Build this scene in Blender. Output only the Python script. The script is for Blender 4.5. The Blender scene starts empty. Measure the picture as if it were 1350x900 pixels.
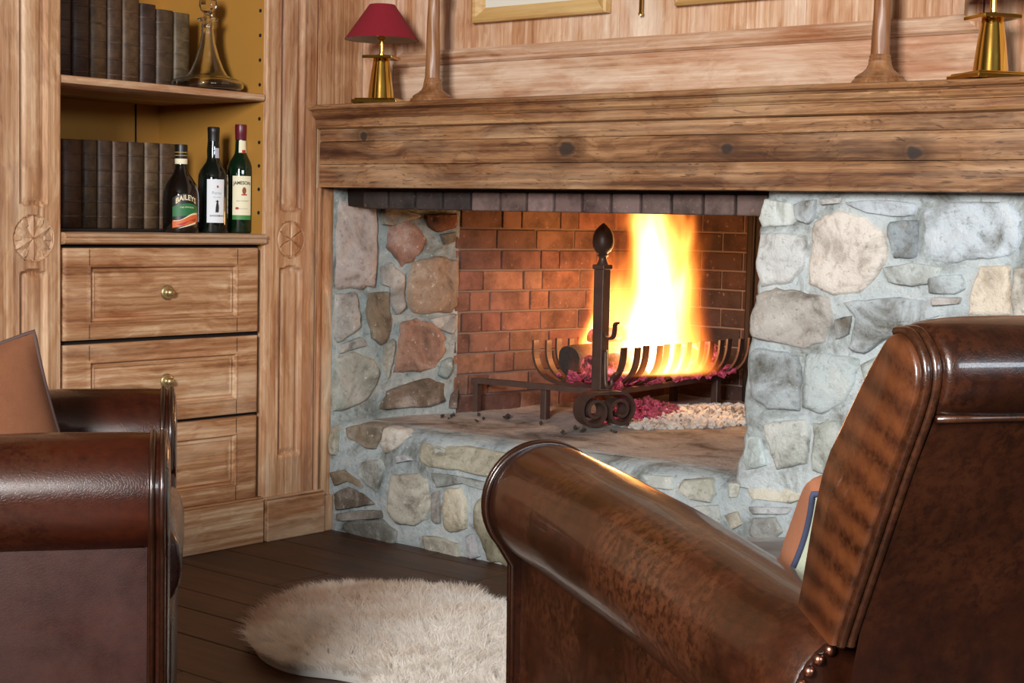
import bpy, math, random
import numpy as np
from mathutils import Vector, Matrix, noise as mnoise

S = bpy.context.scene
COL = S.collection
R = random.Random(7)
PI = math.pi
sin, cos = math.sin, math.cos

# ------------------------------------------------------------------ camera
cam_d = bpy.data.cameras.new('camera')
cam_d.sensor_width = 36.0
cam_d.lens = 36.0 * 2106.0 / 1350.0
cam_d.clip_start = 0.05
cam = bpy.data.objects.new('camera', cam_d)
COL.objects.link(cam)
_fx, _fy = -0.64398, 0.76504
YAW = math.atan2(-_fx, _fy)
PITCH = math.radians(4.452)
ROLL = math.radians(1.268)
cam.matrix_world = (Matrix.Translation((3.2477, -3.0769, 0.8875)) @ Matrix.Rotation(YAW, 4, 'Z')
                    @ Matrix.Rotation(PI / 2 - PITCH, 4, 'X') @ Matrix.Rotation(ROLL, 4, 'Z'))
S.camera = cam

# ------------------------------------------------------------------ world, windows' light, exposure
W = bpy.data.worlds.new('world')
S.world = W
W.use_nodes = True
W.node_tree.nodes['Background'].inputs[0].default_value = (0.62, 0.74, 0.9, 1)
W.node_tree.nodes['Background'].inputs[1].default_value = 0.4


def area(name, loc, target, sx, sy, watts, col):
    d = bpy.data.lights.new(name, 'AREA')
    d.shape = 'RECTANGLE'
    d.size, d.size_y, d.energy, d.color = sx, sy, watts, col
    o = bpy.data.objects.new(name, d)
    COL.objects.link(o)
    o.location = loc
    o.rotation_euler = (Vector(target) - Vector(loc)).to_track_quat('-Z', 'Y').to_euler()
    return o


# daylight coming in by the two windows behind the camera
area('window_daylight', (2.97, -4.50, 1.78), (1.5, 0.0, 0.75), 0.75, 1.0, 250, (1.0, 0.975, 0.95))
area('window_daylight', (5.38, -2.35, 1.75), (1.8, -0.1, 0.7), 1.9, 0.5, 62, (0.80, 0.91, 1.0))
S.view_settings.view_transform = 'Standard'
S.view_settings.look = 'None'
S.view_settings.exposure = 0.0
S.view_settings.gamma = 1.0
S.view_settings.use_curve_mapping = False
S.cycles.use_denoising = True
S.cycles.max_bounces = 8
S.cycles.diffuse_bounces = 4
S.cycles.transparent_max_bounces = 12
S.cycles.sample_clamp_indirect = 6.0
S.cycles.caustics_reflective = False
S.cycles.caustics_refractive = False
S.cycles.volume_step_rate = 0.35


# ------------------------------------------------------------------ colour and material helpers
def lin(c):
    return c / 12.92 if c <= 0.04045 else ((c + 0.055) / 1.055) ** 2.4


def hexc(h, k=1.0):
    return tuple(lin(int(h[i:i + 2], 16) / 255) * k for i in (0, 2, 4)) + (1.0,)


class NT:
    def __init__(s, name):
        s.m = bpy.data.materials.new(name)
        s.m.use_nodes = True
        s.t = s.m.node_tree
        s.b = s.t.nodes['Principled BSDF']
        s.out = s.t.nodes['Material Output']

    def n(s, typ, ins=None, **kw):
        x = s.t.nodes.new(typ)
        for k, v in kw.items():
            setattr(x, k, v)
        for k, v in (ins or {}).items():
            if hasattr(v, 'node'):
                s.t.links.new(v, x.inputs[k])
            else:
                x.inputs[k].default_value = v
        return x

    def set(s, **kw):
        for k, v in kw.items():
            k = k.replace('_', ' ')
            if hasattr(v, 'node'):
                s.t.links.new(v, s.b.inputs[k])
            else:
                s.b.inputs[k].default_value = v

    def coords(s, scale=(1, 1, 1), rand=True):
        tc = s.n('ShaderNodeTexCoord').outputs['Object']
        if rand:
            oi = s.n('ShaderNodeObjectInfo').outputs['Random']
            off = s.n('ShaderNodeMath', {0: oi, 1: 37.0}, operation='MULTIPLY').outputs[0]
            tc = s.n('ShaderNodeVectorMath', {0: tc, 1: off}, operation='ADD').outputs[0]
        return s.n('ShaderNodeMapping', {'Vector': tc, 'Scale': scale}).outputs[0]

    def noise(s, vec, scale, detail=4.0, rough=0.55, dist=0.0):
        return s.n('ShaderNodeTexNoise', {'Vector': vec, 'Scale': scale, 'Detail': detail, 'Roughness': rough,
                                          'Distortion': dist}).outputs[0]

    def ramp(s, fac, stops, interp='LINEAR'):
        r = s.n('ShaderNodeValToRGB', {'Fac': fac})
        e = r.color_ramp.elements
        r.color_ramp.interpolation = interp
        while len(e) < len(stops):
            e.new(0.5)
        for i, (p, c) in enumerate(stops):
            e[i].position = p
            e[i].color = c if isinstance(c, tuple) else hexc(c)
        return r.outputs[0]

    def mix(s, fac, a, b, mode='MIX'):
        return s.n('ShaderNodeMix', {0: fac, 6: a, 7: b}, data_type='RGBA', blend_type=mode).outputs[2]

    def math(s, op, a, b=0.0, c=0.0, clamp=False):
        return s.n('ShaderNodeMath', {0: a, 1: b, 2: c}, operation=op, use_clamp=clamp).outputs[0]

    def bump(s, h, strength, dist=0.002):
        s.set(Normal=s.n('ShaderNodeBump', {'Height': h, 'Strength': strength, 'Distance': dist}).outputs[0])


def simple(name, col, rough=0.5, metal=0.0, **kw):
    t = NT(name)
    t.set(Base_Color=hexc(col) if isinstance(col, str) else col, Roughness=rough, Metallic=metal, **kw)
    return t.m


def wood(name, axis, stops, fine=1.0, rough=0.55, coat=0.0, knots=None, dark_lines=0.0, warm='d2a582', patch=0.85):
    t = NT(name)
    k = {'X': (1.0, 26, 26), 'Y': (26, 1.0, 26), 'Z': (26, 26, 1.0)}[axis]
    v = t.coords(tuple(a * fine for a in k))
    wob = t.noise(t.coords((2.0, 2.0, 2.0)), 1.6, 3.0)
    v2 = t.n('ShaderNodeVectorMath', {0: v, 1: t.n('ShaderNodeVectorMath', {0: t.n('ShaderNodeCombineXYZ', {0: wob, 1: wob, 2: wob}).outputs[0], 1: (2.2, 2.2, 2.2)}, operation='MULTIPLY').outputs[0]}, operation='ADD').outputs[0]
    a = t.noise(v2, 1.0, 7.0, 0.68, 0.3)
    b = t.noise(v2, 3.7, 6.0, 0.75)
    fib = t.noise(t.coords(tuple(q * fine * (3.6 if q > 2 else 1.4) for q in k)), 1.0, 5.0, 0.7, 0.2)
    f = t.math('ADD', t.math('ADD', t.math('MULTIPLY', a, 0.44), t.math('MULTIPLY', b, 0.18)), t.math('MULTIPLY', fib, 0.38))
    f = t.math('ADD', t.math('MULTIPLY', t.math('SUBTRACT', f, .5), 1.45), .5)
    c = t.ramp(f, stops)
    # broad pale and warm patches left by stripping and liming
    pat = t.noise(t.coords(tuple((5.0 if q > 2 else 1.3) for q in k)), 1.0, 5.0, 0.65, 0.5)
    pat2 = t.noise(t.coords(tuple((7.5 if q > 2 else 1.1) for q in k)), 1.3, 5.0, 0.65, 0.5)
    c = t.mix(t.ramp(pat, [(0.48, (0, 0, 0, 1)), (0.66, (0.75, 0.75, 0.75, 1))]), c, t.mix(0.55, c, hexc(stops[-1][1])))
    c = t.mix(t.ramp(pat2, [(0.50, (0, 0, 0, 1)), (0.70, (patch, patch, patch, 1))]), c, t.mix(1.0, c, hexc(warm), 'MULTIPLY'))
    if dark_lines:
        ln = t.noise(v2, 8.0, 2.0, 0.5)
        c = t.mix(t.math('MULTIPLY', t.ramp(ln, [(0.30, (1, 1, 1, 1)), (0.40, (0, 0, 0, 1))]), dark_lines), c, hexc('3a2415'))
    if knots:
        tc = t.n('ShaderNodeTexCoord').outputs['Object']
        tcw = t.n('ShaderNodeVectorMath', {0: tc, 1: t.n('ShaderNodeVectorMath', {0: t.n('ShaderNodeTexNoise', {'Vector': tc, 'Scale': 30.0}).outputs['Color'], 1: (0.014, 0.0, 0.014)}, operation='MULTIPLY').outputs[0]}, operation='ADD').outputs[0]
        for (kx, ky, kz, kr) in knots:
            dd = t.n('ShaderNodeVectorMath', {0: tcw, 1: (kx + .007, ky, kz + .007)}, operation='SUBTRACT').outputs[0]
            dd = t.n('ShaderNodeVectorMath', {0: dd, 1: (0.8, 0.3, 1.0)}, operation='MULTIPLY').outputs[0]
            d = t.n('ShaderNodeVectorMath', {0: dd}, operation='LENGTH').outputs[1]
            c = t.mix(t.ramp(t.math('DIVIDE', d, kr * 2.6), [(0.30, (0.0, 0.0, 0.0, 1)), (0.42, (0.65, 0.65, 0.65, 1)), (1.0, (0, 0, 0, 1))]), c, hexc('4a2f1c'))
            c = t.mix(t.ramp(t.math('DIVIDE', d, kr), [(0.55, (0.9, 0.9, 0.9, 1)), (1.0, (0, 0, 0, 1))]), c, hexc('2a2420'))
    t.set(Base_Color=c, Roughness=rough, Coat_Weight=coat, Coat_Roughness=0.25)
    t.bump(f, 0.35, 0.0025)
    return t.m


def leather(name, stops, wear, rough=0.3, fold=False, coat=0.4):
    t = NT(name)
    v = t.coords((1, 1, 1), False)
    a = t.noise(v, 5.0, 6.0, 0.65, 0.5)
    b = t.noise(v, 60.0, 4.0, 0.7)
    c2 = t.noise(t.coords((6, 30, 22), False), 1.0, 5.0, 0.65)
    f = t.math('ADD', t.math('ADD', t.math('MULTIPLY', a, 0.5), t.math('MULTIPLY', b, 0.22)), t.math('MULTIPLY', c2, 0.28))
    c = t.ramp(f, stops)
    w = t.noise(v, 3.1, 5.0, 0.7)
    spk = t.noise(v, 95.0, 3.0, 0.75)
    wf = t.math('MULTIPLY', t.ramp(w, [(0.44, (0, 0, 0, 1)), (0.60, (1, 1, 1, 1))]), t.ramp(spk, [(0.40, (0.0, 0.0, 0.0, 1)), (0.58, (0.55, 0.55, 0.55, 1))]))
    c = t.mix(wf, c, hexc(wear))
    cr = t.n('ShaderNodeTexVoronoi', {'Vector': v, 'Scale': 260.0}, feature='DISTANCE_TO_EDGE').outputs[0]
    t.set(Base_Color=c, Roughness=t.ramp(a, [(0.3, (rough * .75,) * 3 + (1,)), (0.75, (rough * 1.45,) * 3 + (1,))]), Coat_Weight=coat, Coat_Roughness=0.07, Specular_IOR_Level=0.35)
    h = t.math('ADD', t.math('MULTIPLY', t.math('MINIMUM', cr, 0.05), 2.0), t.math('MULTIPLY', a, 0.6))
    if fold:
        wv = t.n('ShaderNodeTexWave', {'Vector': t.n('ShaderNodeMapping', {'Vector': v, 'Rotation': (0, 0.32, 0), 'Scale': (1, 1, 1)}).outputs[0], 'Scale': 11.0, 'Distortion': 2.2, 'Detail': 2.0, 'Detail Scale': 1.4}, bands_direction='Z').outputs[1]
        c = t.mix(t.math('MULTIPLY', wv, 0.42), c, hexc('6b3b1e'))
        t.set(Base_Color=c)
    t.bump(h, 0.25, 0.002)
    return t.m


def stone_mat(name, rough=0.85, mortar=None):
    t = NT(name)
    v = t.coords((1, 1, 1), mortar is None)
    big = t.noise(v, 7.0, 6.0, 0.65, 0.6)
    fine = t.noise(v, 55.0, 6.0, 0.75)
    if mortar:
        base = t.mix(t.ramp(t.noise(v, 2.2, 4.0), [(0.35, (0, 0, 0, 1)), (0.65, (1, 1, 1, 1))]), hexc(mortar[0]), hexc(mortar[1]))
    else:
        base = t.n('ShaderNodeObjectInfo').outputs['Color']
    lo = t.mix(1.0, base, hexc('8f8678'), 'MULTIPLY')
    hi = t.mix(0.45, base, hexc('eeeae0'))
    c = t.mix(t.ramp(big, [(0.32, (0, 0, 0, 1)), (0.5, (1, 1, 1, 1))]), lo, base)
    c = t.mix(t.ramp(big, [(0.52, (0, 0, 0, 1)), (0.72, (.8, .8, .8, 1))]), c, hi)
    c = t.mix(t.ramp(fine, [(0.34, (0.5, 0.5, 0.5, 1)), (0.45, (0, 0, 0, 1))]), c, t.mix(1.0, c, hexc('8a8078'), 'MULTIPLY'))
    c = t.mix(t.ramp(fine, [(0.60, (0, 0, 0, 1)), (0.72, (.6, .6, .6, 1))]), c, hexc('f2efe8'))
    if not mortar:
        rust = t.noise(v, 9.0, 5.0, 0.7)
        c = t.mix(t.ramp(rust, [(0.60, (0, 0, 0, 1)), (0.78, (.55, .55, .55, 1))]), c, hexc('9a7a52'))
    t.set(Base_Color=c, Roughness=rough)
    t.bump(t.math('ADD', t.math('MULTIPLY', big, 0.7), t.math('MULTIPLY', fine, 0.6)), 1.0, 0.012 if mortar else 0.009)
    return t.m


M = {}
M['pine_v'] = wood('stripped_pine_upright', 'Z', [(0.30, '6e4630'), (0.42, '9a6c49'), (0.52, 'b68a64'), (0.60, 'c9a481'), (0.72, 'e2ccb0')])
M['pine_y'] = wood('stripped_pine_along_bookcase', 'Y', [(0.30, '64402a'), (0.42, '956743'), (0.52, 'b28660'), (0.60, 'c6a17d'), (0.72, 'e0c9ac')])
M['wall_v'] = wood('pale_pine_panel_upright', 'Z', [(0.30, '8a5a3c'), (0.41, 'b5845e'), (0.52, 'cba280'), (0.62, 'dcbda0'), (0.74, 'efe2d0')])
M['wall_x'] = wood('pale_pine_rail', 'X', [(0.30, '80543a'), (0.42, 'b58a68'), (0.52, 'caa588'), (0.62, 'dabda4'), (0.74, 'ecdcc8')])
M['beam'] = wood('old_pine_beam', 'X', [(0.28, '2e1d12'), (0.40, '643f28'), (0.50, '8b6240'), (0.60, 'ac825c'), (0.74, 'c7aa8a')], 1.0, 0.55, 0.0,
                 [(.172, -.062, .136, .016), (.861, -.062, .095, .024), (1.312, -.062, .091, .017), (1.760, -.062, .079, .018)], 0.7, '8a705c', 1.0)
M['crown'] = wood('old_pine_moulding', 'X', [(0.28, '3c2818'), (0.42, '74492e'), (0.54, '9a6d46'), (0.62, 'b4885e'), (0.76, 'c7a884')], 1.0, 0.5, 0.0, None, 0.6, '9a7c62', 1.0)
M['floor'] = wood('dark_oak_boards', 'X', [(0.28, '1e0f07'), (0.45, '3a2010'), (0.58, '4e2d17'), (0.75, '684024')], 0.8, 0.46, 0.0)
M['gap'] = simple('board_gap_dark', '120a06', 0.9)
M['ochre'] = NT('ochre_paint')
_t = M['ochre']
_t.set(Base_Color=_t.mix(_t.noise(_t.coords((1, 1, 1), False), 3.0, 3.0), hexc('a2702c'), hexc('b9863a')), Roughness=0.6)
M['ochre'] = _t.m
M['stone'] = stone_mat('field_stone')
M['mortar'] = stone_mat('cool_grey_mortar', 0.9, ('98a5a9', 'b6c1c3'))
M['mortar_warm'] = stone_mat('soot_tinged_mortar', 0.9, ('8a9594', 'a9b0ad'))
M['mortar_lit'] = stone_mat('lit_pale_mortar', 0.9, ('b4c0c3', 'ccd5d6'))  # lighter pillar mortar: partly its own tone, partly brighter light put into colour
M['hearth'] = stone_mat('ashy_hearth_slab', 0.9, ('8b8683', 'b6b0ab'))
M['plaster'] = simple('plaster', '62574b', 0.9)
M['brass'] = simple('polished_brass', 'd6ac52', 0.14, 1.0)
M['brass_dull'] = simple('aged_brass', 'bda67a', 0.4, 0.9)
M['leather_r'] = leather('chestnut_leather', [(0.30, '140702'), (0.46, '281105'), (0.58, '39190b'), (0.75, '4d2712')], '633922', 0.34)
M['leather_fold'] = leather('creased_leather', [(0.30, '130702'), (0.46, '240e04'), (0.58, '321609'), (0.75, '43210f')], '512c16', 0.34, True)
M['leather_back'] = leather('dark_brown_leather', [(0.30, '0b0301'), (0.46, '1b0904'), (0.60, '2b1106'), (0.78, '3f1c0c')], '40200f', 0.3)
M['leather_l'] = leather('oxblood_brown_leather', [(0.30, '100402'), (0.46, '280c05'), (0.60, '3c1608'), (0.78, '51240f')], '3c2010', 0.26)
M['leather_p'] = leather('oxblood_brown_leather_panel', [(0.30, '180705'), (0.46, '2a0f09'), (0.60, '36160d'), (0.78, '431e13')], '331910', 0.42, False, 0.12)
M['piping'] = leather('leather_piping', [(0.3, '130804'), (0.6, '2c1408'), (0.8, '41200c')], '482613', 0.3)
M['dark_cord'] = simple('dark_cord', '4a3530', 0.8)
M['nail'] = simple('copper_nail', '9c6c58', 0.33, 1.0)


def cloth(name, a, b, sc=420.0):
    t = NT(name)
    v = t.coords((1, 1, 1), False)
    w = t.n('ShaderNodeTexChecker', {'Vector': v, 'Scale': sc}).outputs[1]
    n2 = t.noise(v, 40.0, 4.0)
    t.set(Base_Color=t.mix(t.math('ADD', t.math('MULTIPLY', t.noise(v, sc, 2.0), 0.5), t.math('MULTIPLY', n2, 0.5)), a if isinstance(a, tuple) else hexc(a), b if isinstance(b, tuple) else hexc(b)), Roughness=0.9)
    t.bump(t.math('ADD', t.math('MULTIPLY', w, .5), n2), 0.4, 0.001)
    return t.m


M['cloth_rust'] = cloth('rust_brown_weave', '5a321c', '7d4c2d')
M['cloth_tan'] = cloth('tan_orange_linen', '92583b', 'a87050')
M['cloth_green'] = cloth('pale_sage_linen', (.30, .33, .24, 1), (.40, .43, .32, 1))
M['navy'] = cloth('navy_piping', '2c2f45', '3f4862', 900)
M['shade_red'] = cloth('crimson_shade', '780a1c', '8f1024', 900)
M['shade_in'] = simple('white_shade_lining', 'e6e2da', 0.8)
M['frame_gold'] = wood('gilded_frame_wood', 'X', [(0.3, 'a9814a'), (0.5, 'c49d62'), (0.7, 'd6b67e')])
M['mount'] = simple('cream_mount', 'd9d4c6', 0.7)
M['candle_wood'] = wood('turned_walnut', 'Z', [(0.28, '55341e'), (0.5, '855734'), (0.65, 'a07048'), (0.8, 'bd9468')], 1.5, 0.42, 0.15)
M['iron'] = NT('wrought_iron')
_t = M['iron']
_v = _t.coords((1, 1, 1), False)
_t.set(Base_Color=_t.mix(_t.noise(_v, 22.0, 5.0), hexc('3c2f2b'), hexc('6a5248')), Roughness=0.45, Metallic=0.45)
_t.bump(_t.noise(_v, 60.0), 0.3, 0.002)
M['iron'] = _t.m
M['fireback'] = simple('cast_iron_fireback', '241a17', 0.6, 0.3)


def brick_mat(name):
    t = NT(name)
    v = t.coords((1, 1, 1))
    base = t.n('ShaderNodeObjectInfo').outputs['Color']
    n1 = t.noise(v, 12.0, 5.0, 0.65)
    n2 = t.noise(v, 70.0, 4.0, 0.7)
    c = t.mix(t.ramp(n1, [(0.35, (0.7, 0.7, 0.7, 1)), (0.6, (0, 0, 0, 1))]), base, t.mix(1.0, base, hexc('6e5f58'), 'MULTIPLY'))
    c = t.mix(t.ramp(n2, [(0.62, (0, 0, 0, 1)), (0.75, (.5, .5, .5, 1))]), c, hexc('c9a690'))
    t.set(Base_Color=c, Roughness=0.85)
    t.bump(t.math('ADD', n1, n2), 0.6, 0.003)
    return t.m


M['brick'] = brick_mat('firebrick')
M['book'] = NT('book_leather')
_t = M['book']
_v = _t.coords((1, 1, 1))
_b = _t.n('ShaderNodeObjectInfo').outputs['Color']
_n = _t.noise(_v, 26.0, 6.0, 0.7)
_t.set(Base_Color=_t.mix(_t.ramp(_n, [(0.35, (0.8, 0.8, 0.8, 1)), (0.65, (0, 0, 0, 1))]), _b, _t.mix(1.0, _b, hexc('7a6a5a'), 'MULTIPLY')), Roughness=0.5)
_t.bump(_n, 0.5, 0.002)
M['book'] = _t.m
M['paper'] = simple('aged_paper', 'b39b70', 0.9)
M['gilt'] = simple('worn_gilt_line', '5b472c', 0.45, 0.5)
M['glass_dark'] = simple('black_green_glass', (0.004, 0.007, 0.005, 1), 0.06, 0.0, Coat_Weight=0.5, Coat_Roughness=0.03)
M['glass_brown'] = simple('black_brown_glass', (0.006, 0.004, 0.003, 1), 0.07, 0.0, Coat_Weight=0.5, Coat_Roughness=0.03)
M['glass_green'] = simple('bottle_green_glass', (0.003, 0.014, 0.005, 1), 0.06, 0.0, Coat_Weight=0.5, Coat_Roughness=0.03)
M['glass'] = NT('clear_crystal')
M['glass'].set(Base_Color=(0.97, 0.98, 0.97, 1), Roughness=0.02, Transmission_Weight=1.0, IOR=1.5)
M['glass'] = M['glass'].m
M['soft_glass'] = M['glass']
for _n, _c, _r in [('ink', '1a1614', 0.6), ('cream_lab', 'e9e0bf', 0.6), ('white_lab', 'dfe2e6', 0.6), ('red_lab', 'b03030', 0.6), ('green_lab', '3f7f3a', 0.5),
                   ('orange_lab', 'd0652f', 0.5), ('cream_text', 'ecd9b0', 0.5), ('gold_foil', 'b99a55', 0.35), ('maroon_cap', '5e1526', 0.35), ('black_cap', '15120f', 0.4),
                   ('dgreen_lab', '1f6b3a', 0.5), ('amber_lab', '8a4a1c', 0.5), ('grey_ink', '8d8c94', 0.6), ('pale_seal', 'b8b4bc', 0.6)]:
    M[_n] = simple(_n, _c, _r)


# ------------------------------------------------------------------ mesh helpers
class MB:
    def __init__(s):
        s.v, s.f = [], []

    def add(s, v, f):
        o = len(s.v)
        s.v += [tuple(p) for p in v]
        s.f += [tuple(i + o for i in q) for q in f]
        return s

    def box(s, x0, x1, y0, y1, z0, z1):
        return s.add([(x0, y0, z0), (x1, y0, z0), (x1, y1, z0), (x0, y1, z0), (x0, y0, z1), (x1, y0, z1), (x1, y1, z1), (x0, y1, z1)],
                     [(0, 3, 2, 1), (4, 5, 6, 7), (0, 1, 5, 4), (1, 2, 6, 5), (2, 3, 7, 6), (3, 0, 4, 7)])

    def grid(s, rows, close_u=False, close_v=False, cap0=False, cap1=False):
        # rows of equal length, quads between neighbours
        n, m = len(rows), len(rows[0])
        v = [p for r in rows for p in r]
        f = []
        for i in range(n if close_u else n - 1):
            for j in range(m if close_v else m - 1):
                a, b = i * m + j, i * m + (j + 1) % m
                c, d = ((i + 1) % n) * m + (j + 1) % m, ((i + 1) % n) * m + j
                f.append((a, b, c, d))
        if cap0:
            f.append(tuple(range(m))[::-1])
        if cap1:
            f.append(tuple((n - 1) * m + j for j in range(m)))
        return s.add(v, f)

    def lathe(s, prof, n=32, c=(0, 0, 0), flat=None):
        rows = []
        for (r, z) in prof:
            rows.append([(c[0] + r * cos(2 * PI * k / n), c[1] + r * sin(2 * PI * k / n), c[2] + z) for k in range(n)])
        return s.grid(rows, close_v=True)

    def tube(s, path, r, n=8, caps=True, closed=False):
        P = [Vector(p) for p in path]
        rows = []
        up = Vector((0, 0, 1))
        prev = None
        for i, p in enumerate(P):
            if closed:
                t = (P[(i + 1) % len(P)] - P[i - 1]).normalized()
            else:
                t = (P[min(i + 1, len(P) - 1)] - P[max(i - 1, 0)]).normalized()
            if prev is None:
                a = t.cross(up)
                if a.length < 0.05:
                    a = t.cross(Vector((1, 0, 0)))
            else:
                a = prev - t * prev.dot(t)
            a.normalize()
            prev = a
            b = t.cross(a)
            rr = r[i] if isinstance(r, (list, tuple)) else r
            rows.append([p + (a * cos(2 * PI * k / n) + b * sin(2 * PI * k / n)) * rr for k in range(n)])
        return s.grid(rows, close_u=closed, close_v=True, cap0=caps and not closed, cap1=caps and not closed)

    def strip(s, path, wdir, w, t):
        # flat bar of width w along wdir and thickness t, following a path
        P = [Vector(p) for p in path]
        wd = Vector(wdir).normalized()
        rows = []
        for i, p in enumerate(P):
            tg = (P[min(i + 1, len(P) - 1)] - P[max(i - 1, 0)]).normalized()
            nn = tg.cross(wd).normalized()
            rows.append([p + wd * w / 2 + nn * t / 2, p - wd * w / 2 + nn * t / 2, p - wd * w / 2 - nn * t / 2, p + wd * w / 2 - nn * t / 2])
        return s.grid(rows, close_v=True, cap0=True, cap1=True)

    def build(s, name, mat, parent=None, smooth=False, world=True, bevel=0.0, sub=0, angle=None, col=None, label=None):
        me = bpy.data.meshes.new(name)
        off = Vector((0, 0, 0))
        if parent is not None and world:
            q = parent
            while q is not None:
                off += q.location
                q = q.parent
        vs = s.v if not world or off.length == 0 else [(p[0] - off.x, p[1] - off.y, p[2] - off.z) for p in s.v]
        me.from_pydata(vs, [], s.f)
        me.validate()
        if smooth:
            me.polygons.foreach_set('use_smooth', [True] * len(me.polygons))
            if angle:
                me.set_sharp_from_angle(angle=math.radians(angle))
        me.materials.append(M[mat] if isinstance(mat, str) else mat)
        o = bpy.data.objects.new(name, me)
        COL.objects.link(o)
        o.parent = parent
        if bevel:
            b = o.modifiers.new('bevel', 'BEVEL')
            b.width, b.segments, b.limit_method = bevel, 2, 'ANGLE'
        if sub:
            b = o.modifiers.new('subdivision', 'SUBSURF')
            b.levels = b.render_levels = sub
        if col:
            o.color = hexc(col) if isinstance(col, str) else col
        if label:
            o['label'] = label
        return o


def fix_normals(o):
    import bmesh
    bm = bmesh.new()
    bm.from_mesh(o.data)
    bmesh.ops.recalc_face_normals(bm, faces=bm.faces)
    bm.to_mesh(o.data)
    bm.free()
    return o


def thing(name, label, cat, loc=(0, 0, 0), rotz=0.0, group=None):
    o = bpy.data.objects.new(name, None)
    COL.objects.link(o)
    o.empty_display_size = 0.05
    o.location = loc
    o.rotation_euler = (0, 0, rotz)
    o['label'], o['category'] = label, cat
    if group:
        o['group'] = group
    return o


def tag(o, label, cat, group=None):
    o['label'], o['category'] = label, cat
    if group:
        o['group'] = group
    return o


def structure(o):
    o['kind'] = 'structure'
    return o


def stuff(o):
    o['kind'] = 'stuff'
    return o


def copy_piece(src, parent, loc=None, col=None):
    o = src.copy()
    COL.objects.link(o)
    o.parent = parent
    if loc is not None:
        o.location = loc
    if col:
        o.color = hexc(col) if isinstance(col, str) else col
    return o


def dup(root, loc, rotz=None, label=None):
    r = root.copy()
    COL.objects.link(r)
    r.location = loc
    if rotz is not None:
        r.rotation_euler = (0, 0, rotz)
    if label:
        r['label'] = label
    for ch in list(root.children):
        c = ch.copy()
        COL.objects.link(c)
        c.parent = r
        for g in list(ch.children):
            d = g.copy()
            COL.objects.link(d)
            d.parent = c
    return r


def sstep(a, b, x):
    t = min(1.0, max(0.0, (x - a) / (b - a)))
    return t * t * (3 - 2 * t)


def jit(h, a):
    # hex colour with a little variation
    c = h if isinstance(h, tuple) else [int(h[i:i + 2], 16) for i in (0, 2, 4)]
    g = 1 + R.uniform(-a, a)
    c = [min(255, max(0, int(q * g * (1 + R.uniform(-a, a) * .25)))) for q in c]
    return '%02x%02x%02x' % tuple(c)


def text_mesh(txt, size, fn, mat, name, parent, spacing=1.0, bold=0.0):
    # flat lettering bent onto a surface by fn(x, y) -> point, centred on x
    cu = bpy.data.curves.new(name, 'FONT')
    cu.body, cu.size, cu.align_x, cu.space_character, cu.offset = txt, size, 'CENTER', spacing, bold
    cu.resolution_u = 3
    ob = bpy.data.objects.new(name + '_source', cu)
    COL.objects.link(ob)
    dg = bpy.context.evaluated_depsgraph_get()
    me = bpy.data.meshes.new_from_object(ob.evaluated_get(dg))
    bpy.data.objects.remove(ob)
    for v in me.vertices:
        v.co = fn(v.co.x, v.co.y)
    me.name = name
    me.materials.clear()
    me.materials.append(M[mat])
    o = bpy.data.objects.new(name, me)
    COL.objects.link(o)
    o.parent = parent
    return o


# ------------------------------------------------------------------ the room
b = MB().box(-0.7, 5.7, -4.75, 0.3, -0.06, -0.012)
floor = structure(b.build('floor', 'gap'))
mesh_src = {}
seams = [0.09, -.06, -.20, -.385, -.57, -.735, -.848, -.99, -1.163]
while seams[-1] > -3.9:
    seams.append(seams[-1] - R.choice((.13, .15, .17)))
for y, yn in zip(seams, seams[1:]):
    w = round(y - yn - 0.003, 4)
    x = -0.55 - R.uniform(0, 1.3)
    while x < 4.2:
        ln = R.choice((1.7, 2.1, 2.5))
        if (ln, w) not in mesh_src:
            o = mesh_src[(ln, w)] = MB().box(0, ln - 0.0025, -w, 0, -0.013, 0).build('floorboard', 'floor', floor, bevel=0.0018)
        else:
            o = copy_piece(mesh_src[(ln, w)], floor)
        o.location = (x, y, R.uniform(-0.0008, 0.0008))
        x += ln

structure(MB().box(-0.62, -0.56, -4.75, 1.5, 0, 2.6).build('wall_left', 'plaster'))
structure(MB().box(5.6, 5.7, -4.75, -3.35, 0, 2.6).box(5.6, 5.7, -1.35, 0.3, 0, 2.6).box(5.6, 5.7, -3.35, -1.35, 0, 0.85).box(5.6, 5.7, -3.35, -1.35, 2.35, 2.6).build('wall_right', 'plaster'))
structure(MB().box(-0.7, 2.5, -4.75, -4.65, 0, 2.6).box(3.45, 5.7, -4.75, -4.65, 0, 2.6).box(2.5, 3.45, -4.75, -4.65, 0, 1.2).box(2.5, 3.45, -4.75, -4.65, 2.36, 2.6).build('wall_front', 'plaster'))
structure(MB().box(-0.7, 5.7, -4.75, 1.6, 2.6, 2.68).build('ceiling', 'plaster'))
wf = structure(MB().box(2.5, 3.45, -4.68, -4.62, 1.2, 1.26).box(2.5, 3.45, -4.68, -4.62, 2.30, 2.36).box(2.5, 2.56, -4.68, -4.62, 1.26, 2.30).box(3.39, 3.45, -4.68, -4.62, 1.26, 2.30).build('window_1', 'shade_in'))
wr = structure(MB().box(5.57, 5.62, -3.35, -1.35, 0.85, 0.91).box(5.57, 5.62, -3.35, -1.35, 2.29, 2.35).box(5.57, 5.62, -3.35, -3.29, 0.91, 2.29).box(5.57, 5.62, -1.41, -1.35, 0.91, 2.29).box(5.57, 5.62, -2.37, -2.33, 0.91, 2.29).build('window_2', 'shade_in'))

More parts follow.
